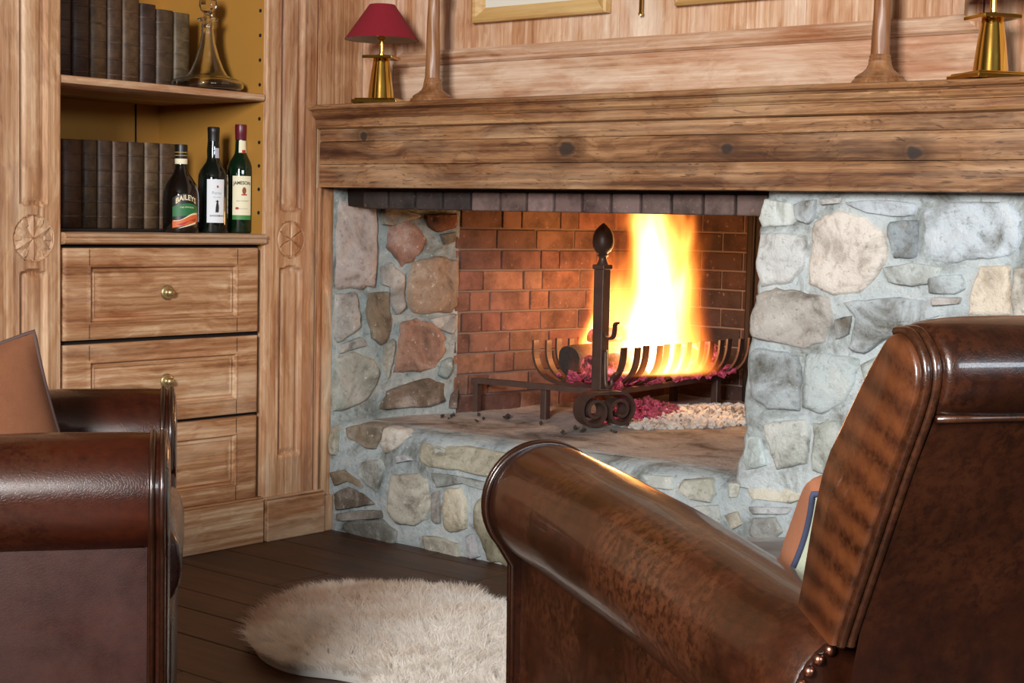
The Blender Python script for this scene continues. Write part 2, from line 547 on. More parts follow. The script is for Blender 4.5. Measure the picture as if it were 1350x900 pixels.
# panelled wall over the mantel
wb = structure(MB().box(-0.05, 5.7, 0.125, 0.20, 1.116, 2.6).build('wall_back', 'wall_v'))
MB().box(0.118, 1.823, 0.105, 0.135, 1.178, 1.290).build('bottom_rail', 'wall_x', wb, bevel=0.003)
MB().box(0.0, 0.116, 0.105, 0.135, 1.178, 2.55).build('stile', 'wall_v', wb, bevel=0.002)
MB().box(1.826, 2.02, 0.105, 0.135, 1.178, 2.55).build('stile', 'wall_v', wb, bevel=0.002)
MB().box(2.024, 3.6, 0.105, 0.135, 1.178, 1.290).build('bottom_rail', 'wall_x', wb, bevel=0.003)
# panel boards, a touch recessed, each its own
x = 0.15
while x < 1.79:
    w = min(R.uniform(0.15, 0.21), 1.793 - x)
    MB().box(x + 0.0003, x + w - 0.0003, 0.112, 0.135, 1.33, 2.5).build('panel_board', 'wall_v', wb, bevel=0.0012)
    x += w
MB().box(2.06, 2.6, 0.112, 0.135, 1.33, 2.5).build('panel_board', 'wall_v', wb, bevel=0.0012)


def moulding_frame(x0, x1, z0, z1, wdt, yb, parent):
    prof = [(0, 0), (0, -0.004), (0.006, -0.012), (0.012, -0.010), (0.018, -0.014), (0.026, -0.016), (0.034, -0.010), (wdt, -0.004), (wdt, 0.004)]
    def bar(fn, mat):
        rows = [[fn(t, a, d) for (a, d) in prof] for t in (0, 1)]
        fix_normals(MB().grid(rows).build('panel_moulding', mat, parent))
    bar(lambda t, a, d: ((x0 + a) * (1 - t) + (x1 - a) * t, yb + d, z0 + a), 'wall_x')
    bar(lambda t, a, d: (x0 + a, yb + d, (z0 + a) * (1 - t) + (z1 - a) * t), 'wall_v')
    bar(lambda t, a, d: (x1 - a, yb + d, (z0 + a) * (1 - t) + (z1 - a) * t), 'wall_v')


moulding_frame(0.119, 1.823, 1.290, 2.55, 0.040, 0.108, wb)
moulding_frame(2.024, 3.6, 1.290, 2.55, 0.040, 0.108, wb)

# ------------------------------------------------------------------ stone fireplace
HZ = 0.31
fire = thing('stone_fireplace', 'grey fieldstone fireplace with raised hearth and open brick firebox under the wooden mantel', 'fireplace', (0, 0, 0))


def rough_grid(name, fn, nu, nv, mat, amp, parent, sc=9.0, smooth=True):
    rows = []
    for i in range(nu + 1):
        r = []
        for j in range(nv + 1):
            p, n = fn(i / nu, j / nv)
            p = Vector(p)
            d = mnoise.fractal(p * sc, 0.9, 2.0, 4)
            r.append(p + Vector(n) * (d * amp))
        rows.append(r)
    return fix_normals(MB().grid(rows).build(name, mat, parent, smooth=smooth))


JD = Vector((.105, .40, 0)).normalized()
JN = Vector((JD.y, -JD.x, 0))
JL = 0.4186
# left jamb: splayed face from the bookcase corner to the brickwork
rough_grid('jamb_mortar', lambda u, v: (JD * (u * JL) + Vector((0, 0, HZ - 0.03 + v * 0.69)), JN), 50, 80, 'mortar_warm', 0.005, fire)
# hearth front, its rounded edge and its top are one bed of mortar
HPROF = [(0.0, 0.0), (0.0, 0.06), (0.0, 0.12), (0.0, 0.18), (0.0, 0.235), (0.003, 0.262), (0.010, 0.285), (0.024, 0.300), (0.05, 0.308), (0.09, 0.311)]
rows = []
for i in range(101):
    x = -0.002 + 2.9 * i / 100
    r = []
    for (yy, zz) in HPROF:
        p = Vector((x, yy, zz))
        d = mnoise.fractal(p * 8, 0.9, 2.0, 4) * 0.005
        wob = mnoise.noise(Vector((x * 2.3, 1.7, 0))) * 0.008 * sstep(0.1, 0.3, zz)
        r.append(p + Vector((0, -d + wob, d * 0.3 * sstep(.2, .3, zz))))
    rows.append(r)
fix_normals(MB().grid(rows).build('hearth_front_mortar', 'mortar', fire, smooth=True))
rough_grid('hearth_slab', lambda u, v: ((0.0 + u * 2.0, 0.06 + v * 1.34, HZ - 0.002), (0, 0, 1)), 90, 60, 'hearth', 0.006, fire, 6.0)
# right pillar: face and its side towards the fire
PX0 = 1.372


def pillar_edge(z):
    return PX0 - 0.045 * (0.95 - z) / 0.64 + 0.014 * mnoise.noise(Vector((3.1, 0, z * 11))) + 0.008 * mnoise.noise(Vector((9.1, 0, z * 31)))


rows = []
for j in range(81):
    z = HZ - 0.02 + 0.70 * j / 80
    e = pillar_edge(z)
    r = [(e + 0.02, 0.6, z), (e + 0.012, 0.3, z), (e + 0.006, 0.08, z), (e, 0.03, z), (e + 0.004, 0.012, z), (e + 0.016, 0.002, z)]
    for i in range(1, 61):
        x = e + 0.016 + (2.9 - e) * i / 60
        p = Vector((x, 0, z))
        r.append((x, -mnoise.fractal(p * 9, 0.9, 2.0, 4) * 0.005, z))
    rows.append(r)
fix_normals(MB().grid(rows).build('pillar_mortar', 'mortar_lit', fire, smooth=True))

STONES=[
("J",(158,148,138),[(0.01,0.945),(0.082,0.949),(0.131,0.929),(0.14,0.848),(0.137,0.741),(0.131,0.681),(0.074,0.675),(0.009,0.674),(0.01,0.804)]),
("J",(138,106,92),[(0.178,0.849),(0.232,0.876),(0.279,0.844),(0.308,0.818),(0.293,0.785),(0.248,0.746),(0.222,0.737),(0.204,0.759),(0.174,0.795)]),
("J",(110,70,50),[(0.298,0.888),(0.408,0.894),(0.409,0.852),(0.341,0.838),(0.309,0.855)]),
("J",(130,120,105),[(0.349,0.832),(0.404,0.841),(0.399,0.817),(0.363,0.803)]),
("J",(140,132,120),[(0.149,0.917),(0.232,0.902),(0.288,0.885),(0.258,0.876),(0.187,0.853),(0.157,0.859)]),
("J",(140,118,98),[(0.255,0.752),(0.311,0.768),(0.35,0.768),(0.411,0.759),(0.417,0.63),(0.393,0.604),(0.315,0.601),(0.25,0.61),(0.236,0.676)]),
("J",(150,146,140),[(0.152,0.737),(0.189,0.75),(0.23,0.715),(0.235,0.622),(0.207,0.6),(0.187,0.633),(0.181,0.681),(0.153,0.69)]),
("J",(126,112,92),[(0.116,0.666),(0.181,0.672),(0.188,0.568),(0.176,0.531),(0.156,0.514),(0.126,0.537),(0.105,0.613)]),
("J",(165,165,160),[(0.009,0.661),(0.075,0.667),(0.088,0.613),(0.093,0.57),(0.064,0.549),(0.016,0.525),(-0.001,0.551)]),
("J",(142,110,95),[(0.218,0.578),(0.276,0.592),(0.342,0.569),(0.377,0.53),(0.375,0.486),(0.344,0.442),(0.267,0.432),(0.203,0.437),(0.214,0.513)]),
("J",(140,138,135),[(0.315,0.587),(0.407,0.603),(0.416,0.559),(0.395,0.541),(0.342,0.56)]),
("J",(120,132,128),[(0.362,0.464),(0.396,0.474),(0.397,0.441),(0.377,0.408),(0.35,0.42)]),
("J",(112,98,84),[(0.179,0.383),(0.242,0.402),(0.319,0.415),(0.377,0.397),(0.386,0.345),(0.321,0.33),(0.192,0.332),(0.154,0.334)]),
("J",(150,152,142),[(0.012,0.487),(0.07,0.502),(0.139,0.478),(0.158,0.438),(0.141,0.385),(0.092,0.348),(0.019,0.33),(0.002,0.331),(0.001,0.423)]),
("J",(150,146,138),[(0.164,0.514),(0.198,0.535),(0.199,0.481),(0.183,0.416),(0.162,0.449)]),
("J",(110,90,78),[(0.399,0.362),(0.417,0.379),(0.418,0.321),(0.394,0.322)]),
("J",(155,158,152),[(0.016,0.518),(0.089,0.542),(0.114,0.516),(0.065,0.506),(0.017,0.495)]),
("H",(165,158,142),[(-0.002,0.288),(0.025,0.297),(0.032,0.234),(0.024,0.212),(0.002,0.214)]),
("H",(128,118,104),[(0.053,0.294),(0.115,0.311),(0.195,0.315),(0.195,0.283),(0.181,0.246),(0.14,0.246),(0.116,0.258),(0.071,0.264)]),
("H",(190,188,178),[(0.198,0.309),(0.275,0.31),(0.304,0.295),(0.262,0.26),(0.219,0.238),(0.196,0.252)]),
("H",(160,165,165),[(0.254,0.238),(0.296,0.247),(0.319,0.233),(0.263,0.218)]),
("H",(170,166,150),[(0.332,0.282),(0.415,0.284),(0.508,0.291),(0.613,0.29),(0.676,0.288),(0.689,0.258),(0.665,0.222),(0.589,0.221),(0.484,0.224),(0.375,0.221),(0.344,0.242)]),
("H",(182,178,166),[(0.247,0.185),(0.334,0.202),(0.376,0.187),(0.391,0.132),(0.379,0.079),(0.323,0.053),(0.267,0.053),(0.231,0.09),(0.23,0.142)]),
("H",(96,86,76),[(0.023,0.104),(0.074,0.132),(0.134,0.119),(0.179,0.095),(0.12,0.079),(0.03,0.058)]),
("H",(128,114,96),[(0.006,0.163),(0.058,0.177),(0.118,0.153),(0.137,0.136),(0.074,0.145),(0.022,0.126)]),
("H",(188,176,156),[(0.445,0.169),(0.498,0.186),(0.518,0.148),(0.519,0.079),(0.488,0.06),(0.447,0.062),(0.432,0.117)]),
("H",(148,142,122),[(0.544,0.152),(0.603,0.173),(0.679,0.174),(0.72,0.152),(0.728,0.06),(0.727,-0.002),(0.672,-0.003),(0.595,0.004),(0.573,0.047),(0.545,0.092)]),
("H",(170,166,152),[(0.36,0.035),(0.421,0.042),(0.489,0.032),(0.503,-0.006),(0.436,-0.014),(0.367,0.001)]),
("H",(172,172,168),[(0.396,0.153),(0.423,0.166),(0.428,0.076),(0.401,0.076)]),
("H",(172,176,176),[(0.52,0.059),(0.546,0.069),(0.569,0.01),(0.532,-0.001)]),
("H",(112,110,104),[(0.061,0.028),(0.209,0.057),(0.267,0.034),(0.262,-0.004),(0.122,-0.004),(0.046,0.007)]),
("H",(150,154,150),[(0.126,0.207),(0.199,0.223),(0.215,0.196),(0.193,0.131),(0.148,0.142),(0.118,0.17)]),
("H",(158,162,160),[(0.389,0.209),(0.484,0.212),(0.584,0.208),(0.585,0.187),(0.516,0.196),(0.409,0.171)]),
("H",(165,162,148),[(0.61,0.212),(0.716,0.217),(0.731,0.186),(0.641,0.184)]),
("H",(104,100,92),[(0.03,0.049),(0.12,0.07),(0.208,0.082),(0.209,0.061),(0.061,0.032),(0.03,0.032)]),
("H",(170,172,155),[(1.184,0.287),(1.257,0.299),(1.279,0.27),(1.269,0.244),(1.207,0.243),(1.174,0.262)]),
("H",(205,200,185),[(1.349,0.296),(1.417,0.309),(1.494,0.311),(1.524,0.29),(1.477,0.27),(1.37,0.265)]),
("H",(190,188,180),[(1.308,0.295),(1.339,0.295),(1.336,0.265),(1.314,0.262)]),
("H",(185,180,165),[(1.307,0.221),(1.341,0.236),(1.354,0.207),(1.331,0.191)]),
("H",(160,160,155),[(1.381,0.225),(1.44,0.236),(1.46,0.205),(1.423,0.165),(1.373,0.184)]),
("H",(185,190,190),[(1.37,0.249),(1.477,0.262),(1.468,0.245),(1.381,0.235)]),
("H",(175,178,172),[(1.065,0.285),(1.152,0.29),(1.164,0.261),(1.088,0.257)]),
("H",(178,182,180),[(1.207,0.225),(1.29,0.244),(1.298,0.199),(1.272,0.178),(1.219,0.188)]),
("H",(170,165,150),[(0.787,0.279),(0.952,0.288),(1.032,0.282),(1.022,0.224),(0.885,0.216),(0.777,0.221)]),
("H",(160,158,150),[(0.765,0.197),(0.932,0.203),(0.98,0.135),(0.914,0.051),(0.782,0.049)]),
("H",(178,174,160),[(1.045,0.227),(1.154,0.233),(1.179,0.128),(1.072,0.075),(1.007,0.139)]),
("H",(165,168,165),[(1.21,0.16),(1.354,0.169),(1.377,0.071),(1.267,0.035),(1.191,0.085)]),
("H",(150,148,140),[(0.795,0.028),(0.983,0.039),(1.096,0.024),(1.097,-0.003),(0.892,-0.01),(0.791,-0.003)]),
("H",(170,170,160),[(1.404,0.154),(1.555,0.219),(1.63,0.18),(1.616,0.078),(1.486,0.038),(1.407,0.076)]),
("H",(190,188,176),[(1.552,0.277),(1.696,0.296),(1.734,0.245),(1.647,0.207),(1.563,0.237)]),
("H",(175,175,168),[(1.666,0.169),(1.804,0.223),(1.873,0.17),(1.844,0.069),(1.707,0.044)]),
("H",(165,168,170),[(1.766,0.289),(1.916,0.302),(1.951,0.245),(1.855,0.207),(1.777,0.235)]),
("H",(180,178,165),[(1.906,0.175),(2.091,0.236),(2.142,0.124),(2.024,0.04),(1.895,0.063)]),
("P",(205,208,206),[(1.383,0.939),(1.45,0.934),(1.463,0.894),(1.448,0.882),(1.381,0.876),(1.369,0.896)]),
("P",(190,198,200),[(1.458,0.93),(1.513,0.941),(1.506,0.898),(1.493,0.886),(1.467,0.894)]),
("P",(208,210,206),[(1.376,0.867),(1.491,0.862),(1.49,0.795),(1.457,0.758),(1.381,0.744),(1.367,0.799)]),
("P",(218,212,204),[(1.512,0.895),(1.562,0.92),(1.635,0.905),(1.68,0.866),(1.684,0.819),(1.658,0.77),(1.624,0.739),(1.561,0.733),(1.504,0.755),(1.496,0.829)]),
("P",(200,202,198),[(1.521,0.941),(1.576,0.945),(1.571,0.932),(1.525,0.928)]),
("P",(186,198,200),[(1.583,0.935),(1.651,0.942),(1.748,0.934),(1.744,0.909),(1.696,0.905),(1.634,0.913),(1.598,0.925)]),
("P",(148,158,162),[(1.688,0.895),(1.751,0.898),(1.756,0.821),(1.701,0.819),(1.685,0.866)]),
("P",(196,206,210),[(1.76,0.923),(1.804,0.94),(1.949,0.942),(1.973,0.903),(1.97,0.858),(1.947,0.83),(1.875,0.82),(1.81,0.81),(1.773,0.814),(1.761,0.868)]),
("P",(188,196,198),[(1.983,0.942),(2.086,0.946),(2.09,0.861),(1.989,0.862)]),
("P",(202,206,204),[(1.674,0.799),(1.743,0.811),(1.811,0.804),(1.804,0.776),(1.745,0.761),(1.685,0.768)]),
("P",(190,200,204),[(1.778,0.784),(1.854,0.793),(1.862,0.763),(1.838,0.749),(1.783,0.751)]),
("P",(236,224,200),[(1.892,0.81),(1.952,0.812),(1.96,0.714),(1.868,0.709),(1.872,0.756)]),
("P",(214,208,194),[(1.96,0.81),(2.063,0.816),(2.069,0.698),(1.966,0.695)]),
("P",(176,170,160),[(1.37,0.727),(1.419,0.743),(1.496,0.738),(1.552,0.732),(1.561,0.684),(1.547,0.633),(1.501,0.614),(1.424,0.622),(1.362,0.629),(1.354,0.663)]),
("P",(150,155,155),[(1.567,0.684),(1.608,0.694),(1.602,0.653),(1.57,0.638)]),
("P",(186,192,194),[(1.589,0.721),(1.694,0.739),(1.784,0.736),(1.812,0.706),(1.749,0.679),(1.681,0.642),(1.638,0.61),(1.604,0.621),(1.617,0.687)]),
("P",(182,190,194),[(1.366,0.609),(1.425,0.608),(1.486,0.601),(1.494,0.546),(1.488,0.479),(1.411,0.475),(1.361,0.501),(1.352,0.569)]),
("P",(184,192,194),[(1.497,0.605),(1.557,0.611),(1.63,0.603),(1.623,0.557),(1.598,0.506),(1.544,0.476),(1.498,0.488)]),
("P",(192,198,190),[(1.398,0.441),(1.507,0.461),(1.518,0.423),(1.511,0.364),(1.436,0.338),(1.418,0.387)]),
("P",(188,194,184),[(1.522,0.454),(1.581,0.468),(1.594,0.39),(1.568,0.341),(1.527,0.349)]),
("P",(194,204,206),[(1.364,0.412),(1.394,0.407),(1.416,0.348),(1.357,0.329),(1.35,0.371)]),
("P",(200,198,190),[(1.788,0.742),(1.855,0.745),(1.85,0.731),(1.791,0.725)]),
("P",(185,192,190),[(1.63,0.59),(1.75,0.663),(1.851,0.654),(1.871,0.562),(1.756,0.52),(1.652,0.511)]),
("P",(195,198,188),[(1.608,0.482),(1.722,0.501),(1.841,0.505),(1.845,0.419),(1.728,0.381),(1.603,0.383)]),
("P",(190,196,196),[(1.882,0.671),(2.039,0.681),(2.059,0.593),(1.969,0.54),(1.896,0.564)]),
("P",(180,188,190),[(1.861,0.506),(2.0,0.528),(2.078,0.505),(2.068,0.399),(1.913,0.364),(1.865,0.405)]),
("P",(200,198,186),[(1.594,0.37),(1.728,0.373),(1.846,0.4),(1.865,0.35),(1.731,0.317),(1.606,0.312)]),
]


def make_stone(poly, to3, n, col, proud, parent):
    # irregular rounded stone: outline subdivided and roughened, domed towards the middle
    P = [Vector((a, b2)) for a, b2 in poly]
    area2 = sum(P[i - 1].x * P[i].y - P[i].x * P[i - 1].y for i in range(len(P)))
    if area2 < 0:
        P.reverse()
    c = sum(P, Vector((0, 0))) / len(P)
    out = []
    m = len(P)
    for i in range(m):
        p0, p1, p2, p3 = P[i - 1], P[i], P[(i + 1) % m], P[(i + 2) % m]
        for k in range(4):
            t = k / 4.0
            lnr = p1.lerp(p2, t)
            cr = 0.5 * ((2 * p1) + (p2 - p0) * t + (2 * p0 - 5 * p1 + 4 * p2 - p3) * t * t + (3 * p1 - p0 - 3 * p2 + p3) * t ** 3)
            out.append(lnr.lerp(cr, 0.22))
    seed = R.uniform(0, 90)
    size = max((q - c).length for q in P)
    tilt = (R.uniform(-.05, .05), R.uniform(-.05, .05))
    rows = []
    for sc, h in ((1.05, -0.020), (1.0, -0.003), (0.96, 0.6), (0.90, 0.9), (0.78, 1.0), (0.64, 1.0), (0.48, 1.02), (0.32, 1.02), (0.16, 1.02), (0.05, 1.02)):
        r = []
        for q in out:
            d = (q - c)
            e = 1 + 0.09 * mnoise.noise(Vector((q.x * 45, q.y * 45, seed))) * (1 if sc > .7 else .4)
            pt = c + d * sc * e
            hh = h if h <= 0 else proud * h + d.x * sc * tilt[0] + d.y * sc * tilt[1]
            if h > 0:
                hh += mnoise.fractal(Vector((pt.x * 16, pt.y * 16, seed)), 0.9, 2.0, 5) * 0.0075 + mnoise.noise(Vector((pt.x * 70, pt.y * 70, seed))) * 0.002
            r.append(to3(pt.x, pt.y) + n * hh)
        rows.append(r)
    return fix_normals(MB().grid(rows, close_v=True, cap1=True).build('stone', 'stone', parent, smooth=True, col=col, angle=50))


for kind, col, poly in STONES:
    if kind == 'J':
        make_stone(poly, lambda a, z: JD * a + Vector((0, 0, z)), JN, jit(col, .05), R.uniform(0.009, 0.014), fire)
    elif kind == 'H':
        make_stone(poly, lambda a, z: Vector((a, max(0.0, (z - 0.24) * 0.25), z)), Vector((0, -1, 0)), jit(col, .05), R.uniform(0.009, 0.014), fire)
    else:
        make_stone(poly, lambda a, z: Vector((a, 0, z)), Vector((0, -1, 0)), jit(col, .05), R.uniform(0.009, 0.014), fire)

# firebox: brick side wall, back wall, right side, throat
fb = MB()
A0, A1 = Vector((.103, .395, 0)), Vector((.247, 1.35, 0))
WD = (A1 - A0).normalized()
WN = Vector((WD.y, -WD.x, 0))
LW = (A1 - A0).length
s0, s1 = A0 - WN * 0.005, A1 - WN * 0.005
fb.add([(s0.x, s0.y, HZ - .05), (s1.x, s1.y, HZ - .05), (s1.x, s1.y, 1.1), (s0.x, s0.y, 1.1)], [(0, 1, 2, 3)])
fb.add([(.15, 1.355, HZ - .05), (1.5, 1.355, HZ - .05), (1.5, 1.355, 1.1), (.15, 1.355, 1.1)], [(0, 1, 2, 3)])
fb.add([(1.42, .1, HZ - .05), (1.42, 1.36, HZ - .05), (1.42, 1.36, 1.1), (1.42, .1, 1.1)], [(0, 1, 2, 3)])
# smoke throat above the opening
fb.add([(-.05, .10, 0.954), (1.5, .10, 0.954), (1.5, .20, 1.1), (-.05, .20, 1.1)], [(0, 1, 2, 3)])
fb.add([(-.05, .18, 1.1), (1.5, .18, 1.1), (1.5, 1.4, 1.1), (-.05, 1.4, 1.1)], [(0, 1, 2, 3)])
fb.add([(-.05, .40, .9), (.11, .40, .9), (.11, .40, 1.1), (-.05, .40, 1.1)], [(0, 1, 2, 3)])
fb.add([(-.05, .08, .945), (.11, .08, .945), (.11, .42, .945), (-.05, .42, .945)], [(0, 1, 2, 3)])
M['soot_mortar'] = simple('sooty_brick_mortar', '75655c', 0.95)
fbx = fb.build('firebox_lining', 'soot_mortar', fire)
BH = 0.0618
bsrc = {}


def brick(kind, ln, depth, hgt, parent, mat4, col):
    key = (kind, round(ln, 3))
    if key not in bsrc:
        o = MB().box(0, ln, 0.0, 0.03, 0, hgt).build('brick', 'brick', parent, world=False, bevel=0.003)
        bsrc[key] = o
    else:
        o = copy_piece(bsrc[key], parent)
    o.matrix_local = mat4
    o.color = hexc(col)
    return o


ang = math.atan2(WD.y, WD.x)
for rrow in range(12):
    z = HZ - 0.012 + rrow * BH
    s = -R.choice((0.0, 0.05, 0.09))
    alt = rrow % 2
    while s < LW - 0.01:
        ln = R.choice((.160, .160, .160, .078)) if not (alt and s <= 0) else .110
        ls = max(s, 0.0)
        le = min(s + ln, LW)
        if le - ls > 0.02:
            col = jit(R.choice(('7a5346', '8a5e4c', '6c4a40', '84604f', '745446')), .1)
            mt = Matrix.Translation(A0 + WD * ls + Vector((0, 0, z)) + WN * R.uniform(-.001, .003)) @ Matrix.Rotation(ang, 4, 'Z')
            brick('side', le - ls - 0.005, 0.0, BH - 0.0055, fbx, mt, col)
        s += ln
# back wall bricks
for rrow in range(12):
    z = HZ - 0.012 + rrow * BH
    s = 0.25 - (0.08 if rrow % 2 else 0)
    while s < 1.42:
        ln = .160
        mt = Matrix.Translation((max(s, .25), 1.350, z))
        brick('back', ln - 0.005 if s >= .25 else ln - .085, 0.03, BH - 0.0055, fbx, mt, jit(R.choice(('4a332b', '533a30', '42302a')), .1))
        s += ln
# lintel of bricks on edge behind the beam
lin_bar = MB().box(0.0, 1.46, 0.042, 0.13, 0.908, 0.955).build('lintel', 'fireback', fire)
x = 0.085
while x < 1.43:
    ln = 0.088 if x > .5 else 0.100
    MB().box(x, x + ln - 0.008, 0.030, 0.12, 0.902, 0.949).build('brick', 'brick', lin_bar, bevel=0.004, col=jit('3a3230' if x < .42 else R.choice(('7c6660', '6c5854', '86706a')), .06))
    x += ln
# cast iron fireback with raised scrolls, on the back wall to the right
fbk = MB().box(0.52, 1.22, 1.315, 1.345, HZ, 0.98).build('fireback', 'fireback', fire, bevel=0.006)
rel = MB()
for cx0, cz0 in ((0.66, .82), (0.66, .55), (0.98, .82), (0.98, .55)):
    for sg in (-1, 1):
        rel.tube([(cx0 + sg * (0.012 + (0.055 - 0.0028 * k) * abs(cos(k * .42)) * (1 if k < 20 else .6)), 1.315, cz0 + 0.06 * sin(k * .42) * (1 - k / 40)) for k in range(24)], 0.007, 6)
        rel.tube([(cx0 + sg * 0.05 * sin(PI * k / 10), 1.315, cz0 + 0.07 + 0.06 * k / 10) for k in range(11)], 0.006, 6)
rel.tube([(0.55, 1.313, HZ + .02), (0.55, 1.313, .95), (1.19, 1.313, .95), (1.19, 1.313, HZ + .02)], 0.008, 6)
rel.build('raised_scrollwork', 'fireback', fbk, smooth=True)

# ------------------------------------------------------------------ mantel
mant = thing('mantelpiece', 'long weathered pine mantel beam with dark knots and a moulded shelf over the firebox', 'mantel', (0.004, 0.0, 0.957))
for z0, z1, yy in ((0.957, 1.0191, -.0597), (1.0199, 1.0797, -.060), (1.0803, 1.114, -.0594)):
    rows = []
    for i in range(61):
        x = 0.006 + 2.6 * i / 60
        e = 0.0014 * mnoise.noise(Vector((x * 5, z0 * 7, 3)))
        f2 = 0.0016 * mnoise.noise(Vector((x * 4, z0 * 9, 8)))
        rows.append([(x, 0.105, z0 + e * .5), (x, yy + 0.0025 + f2, z0 + e * .5), (x, yy + 0.0006 + f2, z0 + 0.0008 + e * .5), (x, yy + f2, z0 + 0.0025 + e), (x, yy + f2 - .0005, (z0 + z1) / 2),
                     (x, yy + f2, z1 - 0.003), (x, yy + 0.002 + f2, z1), (x, 0.105, z1)])
    fix_normals(MB().grid(rows, close_v=True, cap0=True, cap1=True).build('beam_board', 'beam', mant, smooth=True, angle=35))
MB().box(0.012, 2.6, -.052, .104, 0.962, 1.112).build('beam_core', 'gap', mant)
cp = [(.105, 1.178), (-.094, 1.178), (-.101, 1.176), (-.104, 1.171), (-.101, 1.165), (-.092, 1.162), (-.0915, 1.1605), (-.086, 1.160), (-.088, 1.155), (-.085, 1.148), (-.078, 1.143), (-.0775, 1.141),
      (-.0715, 1.140), (-.0725, 1.134), (-.0735, 1.124), (-.071, 1.118), (-.064, 1.1155), (-.060, 1.1145), (.105, 1.1145)]
rows = []
for i in range(41):
    x = 0.004 + 2.6 * i / 40
    w2 = 0.0014 * mnoise.noise(Vector((x * 3, 0, 5)))
    rows.append([(x, yy, zz + w2) for yy, zz in cp])
fix_normals(MB().grid(rows, close_v=True, cap0=True, cap1=True).build('shelf_moulding', 'crown', mant, smooth=True, angle=28))

# ------------------------------------------------------------------ bookcase
bk = thing('bookcase', 'built-in limed pine bookcase with open ochre shelves, carved pilasters and three drawers', 'bookcase', (-0.225, -0.56, 0.0))
YL, YR, XB = -0.876, -0.252, -0.45
TOP = 2.5
MB().box(XB - .02, XB, YL - .05, YR + .02, .79, TOP).build('back_panel', 'ochre', bk)
MB().box(XB, XB + .004, -.335, -.332, .83, TOP).build('back_panel_joint', 'gap', bk)
MB().box(XB, -.012, YR, YR + .018, .79, TOP).build('side_panel', 'ochre', bk)
MB().box(XB, -.012, YL - .018, YL, .79, TOP).build('side_panel', 'ochre', bk)
MB().box(XB, -.022, YL, YR, .02, .795).build('drawer_case', 'gap', bk)


def rosette_h(r, th, style):
    # relief height of a carved rosette, r from 0 to 1
    if style == 'petals':
        h = 0.0
        a = (th + PI / 6) % (PI / 3) - PI / 6
        w = 0.48 * sin(PI * min(1, r / 0.93)) ** 0.8
        d = abs(a * max(r, .05))
        if r < 0.93:
            h = -0.0055 * (1 - max(0, 1 - d / max(w * .5, .004)) * 0.95)
            b2 = (th) % (PI / 3) - PI / 6
            if abs(b2) * r < 0.10 and r > .55:
                h += 0.003
        if r > 0.95:
            h = -0.003 * (1 - (r - .95) / .05)
        return h
    h = 0.0
    if abs(r - 0.93) < 0.06:
        h = -0.004 * (1 - abs(r - .93) / .06)
    a = (th + PI / 6) % (PI / 3) - PI / 6
    wide = 0.075 if abs((th % PI) - PI / 2) > .3 else 0.035
    d = abs(a * r)
    ww = wide * (0.35 + 0.65 * sin(PI * min(1, r / .9)))
    if r < 0.88 and d < ww:
        h = -0.0055 * (1 - d / ww)
    return h


def rosette(yc, zc, rad, style, parent):
    rows = []
    nr, na = 26, 108
    for i in range(nr + 1):
        r = max(i / nr, 0.002)
        rows.append([(0.0016 + rosette_h(r, 2 * PI * k / na + PI / 2, style), yc + rad * r * cos(2 * PI * k / na), zc + rad * r * sin(2 * PI * k / na)) for k in range(na)])
    rows.append([(-.004, p[1], p[2]) for p in rows[-1]])
    return fix_normals(MB().grid(rows, close_v=True, cap0=True).build('carved_rosette', 'pine_v', parent, smooth=True, angle=40))


def rrect(yc, hw, z0, z1, y, z, arch_top, arch_bot):
    # signed inside distance of an upright flute with slightly arched ends
    dy = hw - abs(y - yc)
    q = ((y - yc) / hw) ** 2
    zt = z1 - arch_top * (q if arch_top > 0 else (q - 1) * 1.0) if arch_top else z1
    zb = z0 + arch_bot * q
    return min(dy, zt - z, z - zb)


def pilaster(name, y0, y1, yc, rad, grooves, style, hw=.038):
    # one face of upright grain with sunk flutes above and below the rosette
    ys = sorted(set([y0, y1] + [y0 + (y1 - y0) * i / 64 for i in range(65)] + [g + d for g in grooves for d in (-.004, -.0015, 0, .0015, .004)]))
    zs = [0.0 + TOP * i / 420 for i in range(421)]
    rows = []
    for z in zs:
        r = [(-.10, y0, z)]
        for y in ys:
            d = max(rrect(yc, hw, 0.225, 0.742, y, z, 0.010, 0.0), rrect(yc, hw, 0.886, TOP - .1, y, z, 0.0, 0.010))
            h = -0.009 * sstep(0.0, 0.005, d) + 0.0022 * (sstep(-0.007, -0.003, d) - sstep(-0.001, 0.001, d))
            h += 0.005 * sstep(0.012, 0.02, d)
            for g in grooves:
                h -= 0.006 * max(0.0, 1 - abs(y - g) / 0.003)
            if (y - yc) ** 2 + (z - .814) ** 2 < (rad * .93) ** 2:
                h -= 0.012
            e = min(y - y0, y1 - y)
            h -= 0.004 * (1 - sstep(0, .004, e))
            r.append((h, y, z))
        r.append((-.10, y1, z))
        rows.append(r)
    o = fix_normals(MB().grid(rows).build(name, 'pine_v', bk, smooth=True, angle=45))
    rosette(yc, .814, rad, style, o)
    return o


pilaster('pilaster', -.248, -.064, -.157, .050, [], 'spokes', .041)
pilaster('pilaster', -1.10, -.877, -.953, .055, [-1.045], 'petals', .037)
# outer board between pilaster and stones, and further panelling to the left
MB().box(-.10, -.004, -.062, .118, .0, TOP).build('corner_board', 'pine_v', bk, bevel=.003)
MB().box(-.004, .010, -.062, -.052, .115, .956).build('corner_bead', 'pine_v', bk, bevel=.004)
MB().box(-.10, -.002, -1.9, -1.104, .0, TOP).build('end_board', 'pine_v', bk, bevel=.003)
